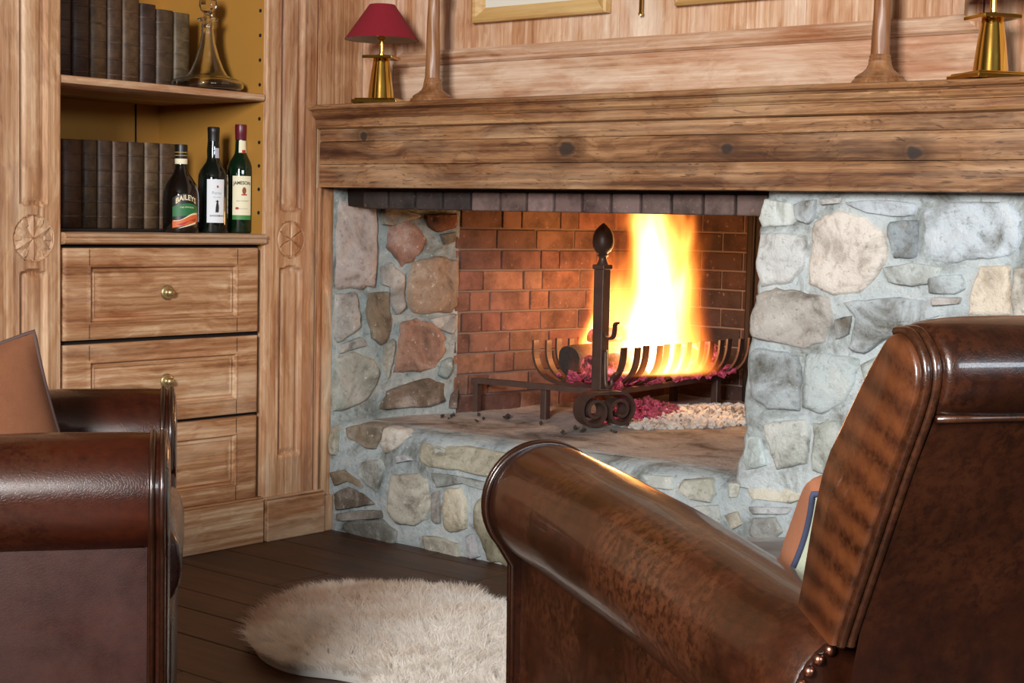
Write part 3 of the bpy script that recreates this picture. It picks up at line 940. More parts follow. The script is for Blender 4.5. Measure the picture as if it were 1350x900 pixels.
# plinths
MB().box(-.05, .012, -.876, -.252, 0, .118).box(-.05, .007, -.876, -.252, .118, .124).build('plinth', 'pine_y', bk, bevel=.003)
MB().box(-.05, .018, -.244, -.034, 0, .112).box(-.05, .011, -.244, -.036, .112, .120).build('plinth', 'pine_y', bk, bevel=.003)
MB().box(-.05, .018, -1.12, -.880, 0, .112).build('plinth', 'pine_y', bk, bevel=.003)
MB().box(-.05, .013, -.032, .004, 0, .10).build('plinth_end', 'pine_v', bk, bevel=.003)
# counter with rounded nosing, shelf
nos = [(XB, .828), (.006, .828), (.014, .825), (.017, .820), (.014, .8155), (.012, .8145), (.014, .811), (.012, .805), (.006, .801), (-.002, .7995), (XB, .7995)]
rows = [[(x, yy, z) for x, z in nos] for yy in (-.8745, -.2535)]
fix_normals(MB().grid(rows, close_v=True, cap0=True, cap1=True).build('counter', 'pine_y', bk, smooth=True, angle=30))
sh = [(XB, 1.197), (-.006, 1.197), (-.002, 1.195), (0.0, 1.191), (0.0, 1.184), (-.002, 1.179), (-.006, 1.177), (XB, 1.177)]
rows = [[(x, yy, z) for x, z in sh] for yy in (-.8755, -.2535)]
fix_normals(MB().grid(rows, close_v=True, cap0=True, cap1=True).build('shelf', 'pine_y', bk, smooth=True, angle=30))
# peg holes in the right side panel
ph = None
for z in [1.415 - .0645 * k for k in range(4)] + [1.132 - .062 * k for k in range(5)]:
    if ph is None:
        ph = MB().add([(.005 * cos(2 * PI * k / 10), 0, .005 * sin(2 * PI * k / 10)) for k in range(10)] + [(.005 * cos(2 * PI * k / 10), .004, .005 * sin(2 * PI * k / 10)) for k in range(10)],
                      [tuple(range(10))] + [(k, (k + 1) % 10, 10 + (k + 1) % 10, 10 + k) for k in range(10)]).build('peg_hole', 'gap', bk, world=False)
        o = ph
    else:
        o = copy_piece(ph, bk)
    o.location = Vector((-.022, YR - .0008, z)) - bk.location
# drawers
for k, (z0, z1) in enumerate(((.570, .791), (.354, .559), (.124, .345))):
    y0, y1 = -.870, -.268
    ya, yb, za, zb = y0 + .074, y1 - .076, z0 + .042, z1 - .046
    ys = sorted(set([y0 + (y1 - y0) * i / 110 for i in range(111)] + [c + s2 * d for c, s2 in ((ya, 1), (yb, -1)) for d in (-.002, 0, .002, .004, .008, .012, .016)]))
    zs = sorted(set([z0 + (z1 - z0) * i / 44 for i in range(45)] + [c + s2 * d for c, s2 in ((za, 1), (zb, -1)) for d in (-.002, 0, .002, .004, .008, .012, .016)]))
    rows = []
    for z in zs:
        r = []
        for y in ys:
            d = min(y - ya, yb - y, z - za, zb - z)
            h = 0.0025 * (sstep(-.006, -.002, d) - sstep(-.001, .002, d)) - .0075 * sstep(0, .004, d) + .0035 * sstep(.008, .012, d) - .0025 * sstep(.0125, .015, d) + .0035 * sstep(.018, .03, d)
            e = min(y - y0, y1 - y, z - z0, z1 - z)
            h -= .004 * (1 - sstep(0, .004, e))
            r.append((h, y, z))
        rows.append([(-.02, r[0][1], r[0][2])] + r + [(-.02, r[-1][1], r[-1][2])])
    rows = [[(-.02, p[1], p[2]) for p in rows[0]]] + rows + [[(-.02, p[1], p[2]) for p in rows[-1]]]
    dr = fix_normals(MB().grid(rows).build('drawer', 'pine_y', bk, smooth=True, angle=45))
    for yk in (y0 + .071, y1 - .073):      # joints of the drawer frame
        MB().box(-.001, .0007, yk - .0006, yk + .0006, z0 + .003, z1 - .003).build('frame_joint', 'gap', dr)
    kb = MB()
    prof = [(.0005, .0205), (.004, .020), (.008, .018), (.0102, .0145), (.0095, .011), (.0065, .008), (.0065, .0045), (.012, .0042), (.0165, .0032), (.019, .0015), (.0195, -.006)]
    kb.grid([[(x, -.567 + r * cos(2 * PI * q / 20), (z0 + z1) / 2 - .001 + r * sin(2 * PI * q / 20)) for q in range(20)] for r, x in prof], close_v=True, cap0=True)
    fix_normals(kb.build('knob', 'brass_dull', dr, smooth=True))

# ------------------------------------------------------------------ books


def book(y0, w, zb, h, col, label, group, lean=0.0, xs=-.20, dep=.16):
    t = thing('book', label, 'book', (xs - dep / 2, y0 + w / 2, zb), 0, group)
    t.rotation_euler = (lean, 0, 0)
    hw = w / 2 - .0012
    rows = []
    for z, ins in ((0, .002), (.002, 0), (h * .5, 0), (h - .002, 0), (h, .002)):
        r = [(-dep / 2, -hw, z)]
        for k in range(9):
            a = -PI / 2 + PI * k / 8
            r.append((dep / 2 - .010 + (.010 - ins) * cos(a) ** .8 if abs(cos(a)) > 1e-6 else dep / 2 - .010, hw * sin(a) * (1 - ins * 3), z))
        r.append((-dep / 2, hw, z))
        rows.append(r)
    rows2 = rows + [[(p[0], p[1] * .86, h - .001) for p in rows[-1]]] + [[(p[0] - .001, p[1] * .86, h - .012) for p in rows[-1]]]
    fix_normals(MB().grid(rows2).build('cover', 'book', t, world=False, smooth=True, angle=50, col=col))
    MB().box(-dep / 2 + .004, dep / 2 - .014, -hw + .003, hw - .003, .003, h - .006).build('page_block', 'paper', t, world=False)
    for q in (.13, .30, .48, .66, .84):
        rows = [[(dep / 2 - .0105 + (.0105 + d) * max(0, cos(-1.5 + 3.0 * k / 8)) ** .8, hw * sin(-1.5 + 3.0 * k / 8), h * q + e) for k in range(9)] for e, d in ((-.003, 0), (-.0015, .0014), (.0015, .0014), (.003, 0))]
        fix_normals(MB().grid(rows).build('raised_band', 'book', t, world=False, smooth=True, col=jit(col, .12)))
    for q in (.40, .56):
        rows = [[(dep / 2 - .0105 + (.0105 + .0003) * max(0, cos(-1.3 + 2.6 * k / 8)) ** .8, hw * sin(-1.3 + 2.6 * k / 8), h * q + e) for k in range(9)] for e in (-.0008, .0008)]
        fix_normals(MB().grid(rows).build('gilt_line', 'gilt', t, world=False))
    return t


ORD = ['first', 'second', 'third', 'fourth', 'fifth', 'sixth', 'seventh', 'eighth', 'ninth', 'tenth']
edges = [-.868, -.815, -.762, -.708, -.654, -.602, -.556, -.501, -.449, -.392, -.338]
hs = [.236, .238, .236, .233, .237, .234, .232, .222, .213, .211, .210]
cols = ['342621', '3b2a21', '382821', '483228', '5d452c', '513b2b', '614830', '433028', '53402e', '6a5940', '604936']
n_up = 10
for i in range(n_up):
    k = i
    book(edges[k], edges[k + 1] - edges[k], 1.197, hs[k], cols[k],
         'old brown leather-bound book, %s from the left on the upper shelf beside the decanter' % ORD[i], 'leather-bound books on the upper shelf')
edges = [-.868, -.800, -.736, -.676, -.631, -.586, -.536, -.485, -.436, -.382]
cols = ['432d22', '493629', '5a3b26', '5c4732', '513d2e', '5f4532', '56412e', '705941', '664e39']
for i in range(9):
    book(edges[i], edges[i + 1] - edges[i], .836, (.224, .223, .222, .223, .224, .223, .224, .225, .225)[i], cols[i],
         'old brown leather-bound book, %s from the left on the lower shelf above the drawers' % ORD[i], 'leather-bound books on the lower shelf')
bb = MB().box(-.375, -.09, -.872, -.405, .828, .8355).build('black_board', 'black_cap', None, bevel=.001)
tag(bb, 'thin flat black board lying on the counter under the lower row of books', 'board')

# ------------------------------------------------------------------ bottles
CAMXY = Vector((3.2477, -3.0769, 0))


def bottle(loc, prof, glass, label, turn):
    t = thing('bottle', label, 'bottle', loc, 0)
    fix_normals(MB().lathe([(0.0005, .003), (prof[0][0] * .8, .001)] + prof + [(0.0005, prof[-1][1])], 40).build('glass_body', glass, t, world=False, smooth=True, angle=50))
    d = CAMXY - Vector(loc)
    return t, math.atan2(d.y, d.x) + turn


def patch(t, name, r, th0, half, zlo, zhi, mat, n=24, rt=None):
    # label: thin curved sheet; zlo and zhi may be functions of -1..1 across the label
    f = (lambda g: g if callable(g) else (lambda u: g))
    zl, zh = f(zlo), f(zhi)
    rows = []
    for i in range(n + 1):
        u = -1 + 2 * i / n
        a = th0 + half * u
        rows.append([((r if rt is None else r + (rt - r) * v) * cos(a), (r if rt is None else r + (rt - r) * v) * sin(a), zl(u) + (zh(u) - zl(u)) * v) for v in (0, .25, .5, .75, 1)])
    return fix_normals(MB().grid(rows).build(name, mat, t, world=False, smooth=True))


def lettering(t, txt, size, r, th0, z, mat, arch=0.0, wid=1.0, sp=1.0, xs=1.0, bold=0.0):
    return text_mesh(txt, size, lambda x, y: (r * cos(th0 + x * xs / r), r * sin(th0 + x * xs / r), z + y + arch * (1 - (x / wid) ** 2)), mat, 'lettering', t, sp, bold)


# squat dark cream-liqueur bottle
t, th = bottle((-.075, -.468, .8285), [(.043, .001), (.0455, .006), (.0465, .03), (.0465, .085), (.045, .105), (.039, .124), (.029, .140), (.0205, .152), (.0165, .165), (.0150, .180), (.0145, .2)], 'glass_brown',
               'squat black cream liqueur bottle with arched green and orange label on the counter', .30)
fix_normals(MB().lathe([(.0150, .182), (.0158, .184), (.0160, .196), (.0163, .198), (.0163, .222), (.0155, .226), (.0005, .2265)], 32).build('cap', 'black_cap', t, world=False, smooth=True, angle=40))
fix_normals(MB().lathe([(.0158, .176), (.0162, .177), (.0162, .189), (.0157, .190)], 32).build('neck_band', 'cream_lab', t, world=False, smooth=True, col=None))
for zz in (.197, .205):
    fix_normals(MB().lathe([(.0164, zz), (.0167, zz + .0008), (.0164, zz + .0016)], 32).build('gold_ring', 'gold_foil', t, world=False, smooth=True))
R1 = .0469
patch(t, 'label_ground', R1, th, .78, .014, lambda u: .088 + .012 * (1 - u * u), 'black_cap')
patch(t, 'green_band', R1 + .0002, th, .76, lambda u: .044 + .003 * u, lambda u: .066 + .012 * (u * .2 + .8) * (1 - u * u), 'dgreen_lab')
patch(t, 'orange_swirl', R1 + .0004, th, .76, lambda u: .020 + .008 * u, lambda u: .040 + .008 * u + .004 * sin(3 * u), 'orange_lab')
patch(t, 'cream_swirl', R1 + .0006, th, .70, lambda u: .0385 + .008 * u + .003 * sin(3 * u), lambda u: .0415 + .009 * u + .004 * sin(3 * u), 'cream_text')
patch(t, 'red_swirl', R1 + .0006, th, .60, lambda u: .025 + .008 * u + .003 * sin(5 * u), lambda u: .029 + .009 * u, 'red_lab')
patch(t, 'cream_streak', R1 + .0006, th + .1, .5, lambda u: .0175 + .006 * u, lambda u: .0205 + .008 * u, 'cream_text')
lettering(t, 'BAILEYS', .0185, R1 + .0008, th, .0725, 'cream_text', .012, .034, 1.0, .86, .0004)
lettering(t, 'THE ORIGINAL', .0058, R1 + .0008, th + .05, .060, 'cream_text', .004, .03)
# tall port bottle, white label
t, th = bottle((-.082, -.357, .8285), [(.0375, .001), (.0392, .005), (.0392, .135), (.0385, .150), (.034, .164), (.026, .176), (.0195, .185), (.0165, .196), (.0172, .215), (.0160, .232), (.0145, .246), (.0145, .262)], 'glass_dark',
               'tall black port wine bottle with a white rectangular label on the counter', .18)
fix_normals(MB().lathe([(.0150, .222), (.0152, .240), (.0155, .262), (.0160, .264), (.0160, .275), (.0145, .277), (.0005, .2775)], 32).build('cap', 'black_cap', t, world=False, smooth=True, angle=40))
R1 = .0395
patch(t, 'label', R1, th, .60, .027, .140, 'white_lab')
patch(t, 'neck_seal', .0182, th + .45, .38, .196, .222, 'pale_seal', 12, .0172)
lettering(t, 'SANDEMAN', .0066, R1 + .0004, th + .08, .043, 'ink', 0, 1, 1.1, 1.0, .0001)
lettering(t, 'Porto', .011, R1 + .0004, th + .06, .101, 'grey_ink')
lettering(t, 'PORT WINE', .0040, R1 + .0004, th + .06, .092, 'grey_ink')
patch(t, 'red_crest', R1 + .0004, th + .12, .06, .118, .124, 'red_lab', 6)
# dark cloaked-figure silhouette printed on the label
fig = [(-.0050, .054), (-.0040, .068), (-.0026, .077), (-.0018, .081), (-.0046, .0822), (-.0046, .0832), (-.0018, .0838), (-.0014, .0862), (.0014, .0862), (.0018, .0838), (.0046, .0832), (.0046, .0822), (.0018, .081), (.0030, .077), (.0044, .067), (.0036, .054)]
MB().add([((R1 + .0005) * cos(th + .10 + x / R1), (R1 + .0005) * sin(th + .10 + x / R1), z) for x, z in fig], [tuple(range(len(fig)))]).build('figure_print', 'ink', t, world=False)
# green whiskey bottle
t, th = bottle((-.085, -.262, .8285), [(.034, .001), (.0362, .005), (.0362, .165), (.035, .178), (.030, .190), (.0225, .201), (.0165, .211), (.0150, .222), (.0142, .245), (.0138, .262)], 'glass_green',
               'tall green whiskey bottle with cream label and maroon cap, nearest the right side panel', .12)
fix_normals(MB().lathe([(.0145, .248), (.0150, .250), (.0152, .262), (.0158, .264), (.0158, .286), (.0150, .289), (.0005, .2895)], 32).build('cap', 'maroon_cap', t, world=False, smooth=True, angle=40))
R1 = .0365
patch(t, 'label', R1, th, .72, .048, .152, 'cream_lab')
patch(t, 'green_base_band', R1 + .0003, th, .72, .036, .048, 'green_lab')
patch(t, 'neck_label', .0162, th + .3, .75, .214, .246, 'cream_lab', 12, .0147)
patch(t, 'neck_badge', .0164, th + .45, .35, .213, .222, 'red_lab', 10, .0158)
lettering(t, 'JAMESON', .0125, R1 + .0005, th, .1275, 'ink', .002, .03, 1.0, .9, .0003)
lettering(t, 'IRISH WHISKEY', .0050, R1 + .0005, th + .05, .084, 'grey_ink')
lettering(t, 'TRIPLE DISTILLED', .0036, R1 + .0005, th + .05, .064, 'grey_ink')
# crest on the label
MB().add([((R1 + .0006) * cos(th + .16 + .0055 * cos(q) / R1), (R1 + .0006) * sin(th + .16 + .0055 * cos(q) / R1), .113 + .0095 * sin(q)) for q in [2 * PI * k / 14 for k in range(14)]], [tuple(range(14))]).build('crest', 'amber_lab', t, world=False)
patch(t, 'crest_ribbon', R1 + .0007, th + .16, .2, .1005, .104, 'red_lab', 6)
MB().add([((R1 + .0006) * cos(th - .35 + .005 * cos(q) / R1), (R1 + .0006) * sin(th - .35 + .005 * cos(q) / R1), .066 + .0035 * sin(q)) for q in [2 * PI * k / 12 for k in range(12)]], [tuple(range(12))]).build('seal', 'red_lab', t, world=False)

# ------------------------------------------------------------------ decanter
t = thing('decanter', 'clear crystal ship decanter with wide base and faceted stopper on the upper shelf', 'decanter', (-.115, -.352, 1.197))
outp = [(.0005, .0), (.070, .0), (.086, .004), (.095, .013), (.0955, .021), (.090, .030), (.078, .036), (.062, .040), (.052, .046), (.043, .060), (.031, .090), (.026, .108), (.0205, .128), (.0172, .150), (.0165, .166), (.0185, .170), (.0165, .174), (.0170, .181),
        (.0240, .186), (.0275, .190), (.0265, .193)]
inp = [(.0150, .192), (.0130, .180), (.0128, .155), (.0160, .128), (.022, .106), (.027, .090), (.039, .060), (.048, .044), (.060, .036), (.078, .031), (.087, .027), (.0905, .020), (.089, .013), (.080, .008), (.0005, .007)]
fix_normals(MB().lathe(outp + inp, 48).build('crystal_body', 'glass', t, world=False, smooth=True, angle=60))
fix_normals(MB().lathe([(.0005, .172), (.0095, .173), (.0115, .192), (.013, .197), (.0105, .202), (.010, .206), (.019, .214), (.0235, .226), (.0225, .240), (.0150, .252), (.0005, .257)], 8).build('stopper', 'glass', t, world=False))

# ------------------------------------------------------------------ lamps, candlesticks, pictures
MZ = 1.178


def lamp(x, y, rot, label, full=True):
    t = thing('table_lamp', label, 'lamp', (x, y, MZ), rot)
    s = .062
    MB().box(-s, s, -s, s, .0, .010).box(-s + .006, s - .006, -s + .006, s - .006, .010, .014).build('base_plate', 'brass', t, world=False, bevel=.002)
    prof = [(.0350, .013), (.0345, .016), (.0315, .045), (.0265, .085), (.0220, .112), (.0215, .118), (.020, .120)]
    fix_normals(MB().lathe(prof, 40).build('tapered_column', 'brass', t, world=False, smooth=True, angle=35))
    q = .041
    MB().box(-q, q, -q, q, .119, .127).build('square_collar', 'brass', t, world=False, bevel=.0015)
    fix_normals(MB().lathe([(.012, .127), (.012, .131), (.0065, .133), (.0065, .168), (.010, .170), (.010, .178), (.015, .180), (.015, .215), (.0005, .216)], 20).build('lamp_neck', 'brass', t, world=False, smooth=True, angle=40))
    rows = []
    z0, z1, r0, r1 = .170, .262, .098, .034
    for (r, z) in ((r0, z0), (r1, z1), (r1 - .0015, z1), (r0 - .0018, z0 + .0005), (r0, z0)):
        rows.append([(r * cos(2 * PI * k / 48), r * sin(2 * PI * k / 48), z) for k in range(48)])
    sh2 = MB().grid(rows[:2], close_v=True).grid([rows[3], rows[0]], close_v=True).build('lamp_shade', 'shade_red', t, world=False, smooth=True, angle=40)
    MB().grid(rows[2:4], close_v=True).build('shade_lining', 'shade_in', sh2, world=False, smooth=True)
    fr = MB()
    for k in range(3):
        a = 2 * PI * k / 3 + .4
        fr.tube([(0, 0, .214), (.5 * r1 * cos(a), .5 * r1 * sin(a), .240), (r1 * .97 * cos(a), r1 * .97 * sin(a), z1 - .001)], .0012, 6)
    fr.build('shade_carrier', 'brass', t, world=False)
    return t


lamp(.208, -.030, .47, 'brass table lamp with crimson cone shade at the left end of the mantel')
lamp(1.905, -.030, .95, 'brass table lamp with crimson shade at the right end of the mantel')


def candlestick(x, label):
    t = thing('candlestick', label, 'candlestick', (x, -.030, MZ), 0, 'turned wooden candlesticks on the mantel')
    base = [(.0005, 0), (.057, 0), (.058, .004), (.055, .009), (.050, .012), (.051, .015), (.046, .019), (.036, .025), (.028, .032), (.024, .042), (.023, .048)]
    fix_normals(MB().lathe(base, 40).build('foot', 'candle_wood', t, world=False, smooth=True, angle=40))
    pr = [(.0225, .046), (.0235, .050), (.0215, .054), (.0225, .058), (.020, .062)]
    rows = []
    for i in range(90):
        z = .062 + .20 * i / 89
        r = .0195 - .0045 * (i / 89)
        pr2 = []
        for k in range(36):
            a = 2 * PI * k / 36
            fl = .0005 * cos(5 * a + i * .10)
            pr2.append(((r + fl) * cos(a), (r + fl) * sin(a), z))
        rows.append(pr2)
    col = MB().lathe(pr, 36).grid(rows, close_v=True)
    fix_normals(col.build('fluted_stem', 'candle_wood', t, world=False, smooth=True, angle=40))
    fix_normals(MB().lathe([(.015, .262), (.0175, .264), (.0165, .268), (.021, .272), (.027, .274), (.028, .278), (.022, .281), (.019, .292), (.021, .318), (.024, .322), (.022, .326), (.012, .326), (.012, .30), (.0005, .30)], 36).build('drip_cup', 'candle_wood', t, world=False, smooth=True, angle=40))
    return t


candlestick(.395, 'turned wooden candlestick next to the left lamp on the mantel')
candlestick(1.664, 'turned wooden candlestick towards the right end of the mantel shelf')


def picture(x0, x1, z0, z1, label):
    t = thing('picture_frame', label, 'picture', ((x0 + x1) / 2, .105, z0))
    w = .038
    for (a, b2, ax) in ((x0, x1, 'b'), (x0, x1, 't'), (z0, z1, 'l'), (z0, z1, 'r')):
        pf = [(0, .109), (0, .088), (.006, .084), (.014, .086), (.030, .096), (w, .099), (w, .109)]
        rows = []
        for tt in (0, 1):
            r = []
            for d, yy in pf:
                if ax == 'b':
                    p = ((x0 + d) * (1 - tt) + (x1 - d) * tt, yy, z0 + d)
                elif ax == 't':
                    p = ((x0 + d) * (1 - tt) + (x1 - d) * tt, yy, z1 - d)
                elif ax == 'l':
                    p = (x0 + d, yy, (z0 + d) * (1 - tt) + (z1 - d) * tt)
                else:
                    p = (x1 - d, yy, (z0 + d) * (1 - tt) + (z1 - d) * tt)
                r.append(p)
            rows.append(r)
        fix_normals(MB().grid(rows).build('frame_rail', 'frame_gold', t))
    MB().box(x0 + w, x1 - w, .100, .109, z0 + w, z1 - w).build('mount', 'mount', t)
    return t


picture(.420, .860, 1.392, 1.80, 'gilt wooden picture frame with cream mount, on the panelling left of the brass rod')
picture(1.062, 1.50, 1.394, 1.80, 'gilt wooden picture frame on the panelling right of the brass rod')
rod = MB().tube([(.962, .092, 1.378), (.962, .092, 1.384), (.962, .092, 1.386), (.962, .092, 1.66)], [.0055, .0058, .0045, .0045], 12)
rod = tag(rod.build('hanging_rod', 'brass', None, smooth=True, angle=40), 'thin brass rod hanging on the panelling between the two picture frames', 'rod')
MB().tube([(.962, .092, 1.64), (.962, .112, 1.64)], .004, 8).build('wall_pin', 'brass', rod)

# ------------------------------------------------------------------ fire basket, logs, embers, flames
bsk = thing('fire_basket', 'wrought iron fire basket of curved bars with a tall ball-topped firedog post and scrolled foot', 'fire basket', (.45, .85, HZ))
upath = [(.283, .528), (.283, .492), (.291, .462), (.309, .436), (.343, .416), (.40, .408), (.47, .406), (.53, .412), (.568, .430), (.592, .458), (.603, .492), (.606, .528)]


def cr_path(P, n):
    P = [Vector(p) for p in P]
    out = []
    for i in range(len(P) - 1):
        p0, p1, p2, p3 = P[max(i - 1, 0)], P[i], P[i + 1], P[min(i + 2, len(P) - 1)]
        for k in range(n):
            t = k / n
            out.append(0.5 * ((2 * p1) + (p2 - p0) * t + (2 * p0 - 5 * p1 + 4 * p2 - p3) * t * t + (3 * p1 - p0 - 3 * p2 + p3) * t ** 3))
    out.append(P[-1])
    return out


src = None
for k in range(13):
    if src is None:
        src = MB().strip(cr_path([(x, 0, z) for x, z in upath], 3), (0, 1, 0), .024, .007).build('basket_bar', 'iron', bsk, world=False)
        fix_normals(src)
        o = src
    else:
        o = copy_piece(src, bsk)
    o.location = Vector((0, .555 + .0548 * k, R.uniform(-.002, .002))) - bsk.location
    o.rotation_euler = (0, 0, R.uniform(-.02, .02))
fix_normals(MB().strip(cr_path([(.147, .452, HZ - .004), (.147, .452, .385), (.150, .453, .397), (.162, .455, .404), (.54, .523, .400), (.585, .50, .398)], 4), (.17, -.985, 0), .022, .016).build('firedog_bar', 'iron', bsk))
MB().box(.354, .376, .492, .514, HZ - .006, .402).build('leg', 'iron', bsk, bevel=.003)
fix_normals(MB().strip([(.565, .50, .398), (.535, .90, .398), (.500, 1.235, .398)], (1, 0, 0), .022, .014).build('side_rail', 'iron', bsk))
fix_normals(MB().strip([(.365, .50, .398), (.350, .90, .398), (.335, 1.235, .398)], (1, 0, 0), .022, .014).build('side_rail', 'iron', bsk))
MB().box(.488, .512, 1.185, 1.207, HZ - .006, .395).build('leg', 'iron', bsk, bevel=.003)
MB().box(.328, .350, 1.185, 1.207, HZ - .006, .395).build('leg', 'iron', bsk, bevel=.003)
PXY = (.545, .522)
post = MB()
q = .0175
post.box(PXY[0] - q, PXY[0] + q, PXY[1] - q, PXY[1] + q, .392, .748)
pst = post.build('firedog_post', 'iron', bsk, bevel=.003)
MB().box(PXY[0] - .021, PXY[0] + .021, PXY[1] - .021, PXY[1] + .021, .746, .760).build('collar', 'iron', pst, bevel=.003)
fin = [(.0005, .758), (.018, .759), (.014, .766), (.0105, .776), (.0115, .781), (.017, .786), (.012, .789), (.013, .791), (.022, .797), (.0285, .810), (.0305, .824), (.0285, .842), (.022, .857), (.012, .868), (.005, .874), (.0005, .877)]
fix_normals(MB().lathe(fin, 28, (PXY[0], PXY[1], 0)).build('ball_finial', 'iron', pst, smooth=True, angle=50))
hk = [(PXY[0] + .017, PXY[1] - .004, .565), (PXY[0] + .026, PXY[1] - .006, .556), (PXY[0] + .040, PXY[1] - .008, .554), (PXY[0] + .052, PXY[1] - .010, .562), (PXY[0] + .057, PXY[1] - .012, .580), (PXY[0] + .059, PXY[1] - .012, .596), (PXY[0] + .070, PXY[1] - .014, .600)]
fix_normals(MB().strip(cr_path(hk, 4), (.25, 1, 0), .012, .007).build('hook', 'iron', pst))
fix_normals(MB().tube(cr_path([(PXY[0] + .018, PXY[1], .52), (PXY[0] + .026, PXY[1] - .01, .47), (PXY[0] + .03, PXY[1] - .012, .43), (PXY[0] + .040, PXY[1] - .014, .415), (PXY[0] + .055, PXY[1] - .016, .425), (PXY[0] + .055, PXY[1] - .016, .445), (PXY[0] + .075, PXY[1] - .02, .46)], 4), .006, 8).build('poker_rest', 'iron', pst, smooth=True))
# scrolled foot
HD, AX = Vector((.35, .937, 0)), Vector((.937, -.35, 0))
SC = Vector((.605, .468, HZ - .004))


def spiral(sign):
    out = []
    for k in range(44):
        a = PI / 2 - k * .235
        r = .0485 - .0335 * k / 43
        out.append((sign * (.041 + r * cos(a)), .053 + r * sin(a)))
    return out


pr = [p for p in reversed(spiral(-1))] + spiral(1)
fix_normals(MB().strip([SC + HD * h + Vector((0, 0, z)) for h, z in pr], AX, .046, .009).build('scrolled_foot', 'iron', bsk, smooth=True, angle=40))
fix_normals(MB().strip([SC + AX * .004 + Vector((0, 0, .104)), SC - AX * .03 + Vector((0, 0, .101)), Vector((.545, .522, .396))], (-.35, -.937, 0), .034, .012).build('foot_bracket', 'iron', bsk))


def hot_mat(name, dark, hot, strength, lo, hi, sc):
    t = NT(name)
    v = t.coords((1, 1, 1), False)
    n1 = t.noise(v, sc, 5.0, 0.7, .8)
    n2 = t.noise(v, sc * 5, 4.0, 0.7)
    f = t.ramp(t.math('ADD', t.math('MULTIPLY', n1, .7), t.math('MULTIPLY', n2, .3)), [(lo, (0, 0, 0, 1)), (hi, (1, 1, 1, 1))])
    t.set(Base_Color=t.mix(n2, hexc(dark), hexc('4a403a')), Roughness=.9, Emission_Color=t.mix(f, hexc('ff2a2a'), hexc(hot)), Emission_Strength=t.math('MULTIPLY', f, strength))
    t.bump(n2, .8, .006)
    return t.m


M['log_hot'] = hot_mat('glowing_charred_log', '2a1e1a', 'ff8fa8', 1.3, .44, .62, 14)
M['log_dark'] = hot_mat('charred_log', '140e0c', 'ff6a40', .5, .60, .75, 12)
M['ember'] = hot_mat('magenta_glowing_ember', '3a2226', 'ff74b0', .6, .42, .66, 60)
M['ash'] = stone_mat('pale_grey_ash', .95, ('c4c2be', 'ecebe8'))


def log_mesh(p0, p1, r, seed, half=False):
    p0, p1 = Vector(p0), Vector(p1)
    d = (p1 - p0).normalized()
    a = d.cross(Vector((0, 0, 1))).normalized()
    b2 = a.cross(d)
    rows = []
    for i in range(25):
        t = i / 24
        r0 = []
        for k in range(22):
            th = 2 * PI * k / 22
            rr = r * (1 + .10 * mnoise.noise(Vector((cos(th) * 2, sin(th) * 2, t * 5 + seed))) + .05 * mnoise.noise(Vector((cos(th) * 7, sin(th) * 7, t * 14 + seed))))
            hx, hz = rr * cos(th), rr * sin(th)
            if half and hz < -.2 * r:
                hz = -.2 * r + (hz + .2 * r) * .25
            r0.append(p0.lerp(p1, t) + a * hx + b2 * hz)
        rows.append(r0)
    return MB().grid(rows, close_v=True, cap0=True, cap1=True)


for nm, p0, p1, r, mt, half, lab in (
        ('firewood_log', (.372, .60, .472), (.43, 1.12, .500), .043, 'log_dark', False, 'round charred log with a dark cut end, on the left side of the iron basket'),
        ('firewood_log', (.475, .575, .455), (.50, 1.15, .470), .042, 'log_hot', True, 'split log glowing pink in the middle of the iron basket behind the post'),
        ('firewood_log', (.415, .66, .535), (.47, .93, .545), .030, 'log_hot', True, 'thin charred log lying on top of the glowing ones in the basket')):
    o = log_mesh(p0, p1, r, R.uniform(0, 50), half).build(nm, mt, None, smooth=True, angle=60)
    tag(fix_normals(o), lab, 'log')


def chunks(name, n, fn, size, mat, label, cat):
    mb = MB()
    for _ in range(n):
        x, y, z = fn()
        s = size * R.uniform(.5, 1.3)
        ax = [Vector((R.gauss(0, 1), R.gauss(0, 1), R.gauss(0, 1))).normalized() for _ in range(3)]
        c = Vector((x, y, z))
        v = [c + Vector((sx * s * R.uniform(.6, 1.2), sy * s * R.uniform(.6, 1.2), sz * s * R.uniform(.4, .9))) for sx in (-1, 1) for sy in (-1, 1) for sz in (-1, 1)]
        rot = Matrix.Rotation(R.uniform(0, 6), 3, ax[0])
        v = [c + rot @ (p - c) for p in v]
        mb.add(v, [(0, 1, 3, 2), (4, 6, 7, 5), (0, 4, 5, 1), (2, 3, 7, 6), (0, 2, 6, 4), (1, 5, 7, 3)])
    return stuff(tag(mb.build(name, mat, None), label, cat))


def disc(cx, cy, rx, ry, z, dz):
    def f():
        a, r = R.uniform(0, 2 * PI), math.sqrt(R.uniform(0, 1))
        return cx + rx * r * cos(a), cy + ry * r * sin(a), z + dz * (1 - r) * R.uniform(.2, 1)
    return f


chunks('ember_bed', 520, disc(.545, .74, .105, .20, HZ + .004, .055), .009, 'ember', 'bed of magenta glowing embers under the iron basket', 'embers')
chunks('ash_bed', 1700, disc(.64, .88, .19, .36, HZ, .022), .008, 'ash', 'spread of pale grey ash and cinders on the hearth under the basket', 'ash')
chunks('basket_coals', 320, lambda: (R.uniform(.36, .57), R.uniform(.56, 1.2), R.uniform(.415, .44)), .011, 'ember', 'hot coals lying on the curved bars inside the iron basket', 'coals')
cin = chunks('loose_cinder', 16, lambda: (R.uniform(.13, .72), R.uniform(.25, .5), HZ + .004), .006, 'log_dark', 'scattered dark cinders on the hearth slab in front of the basket', 'cinders')


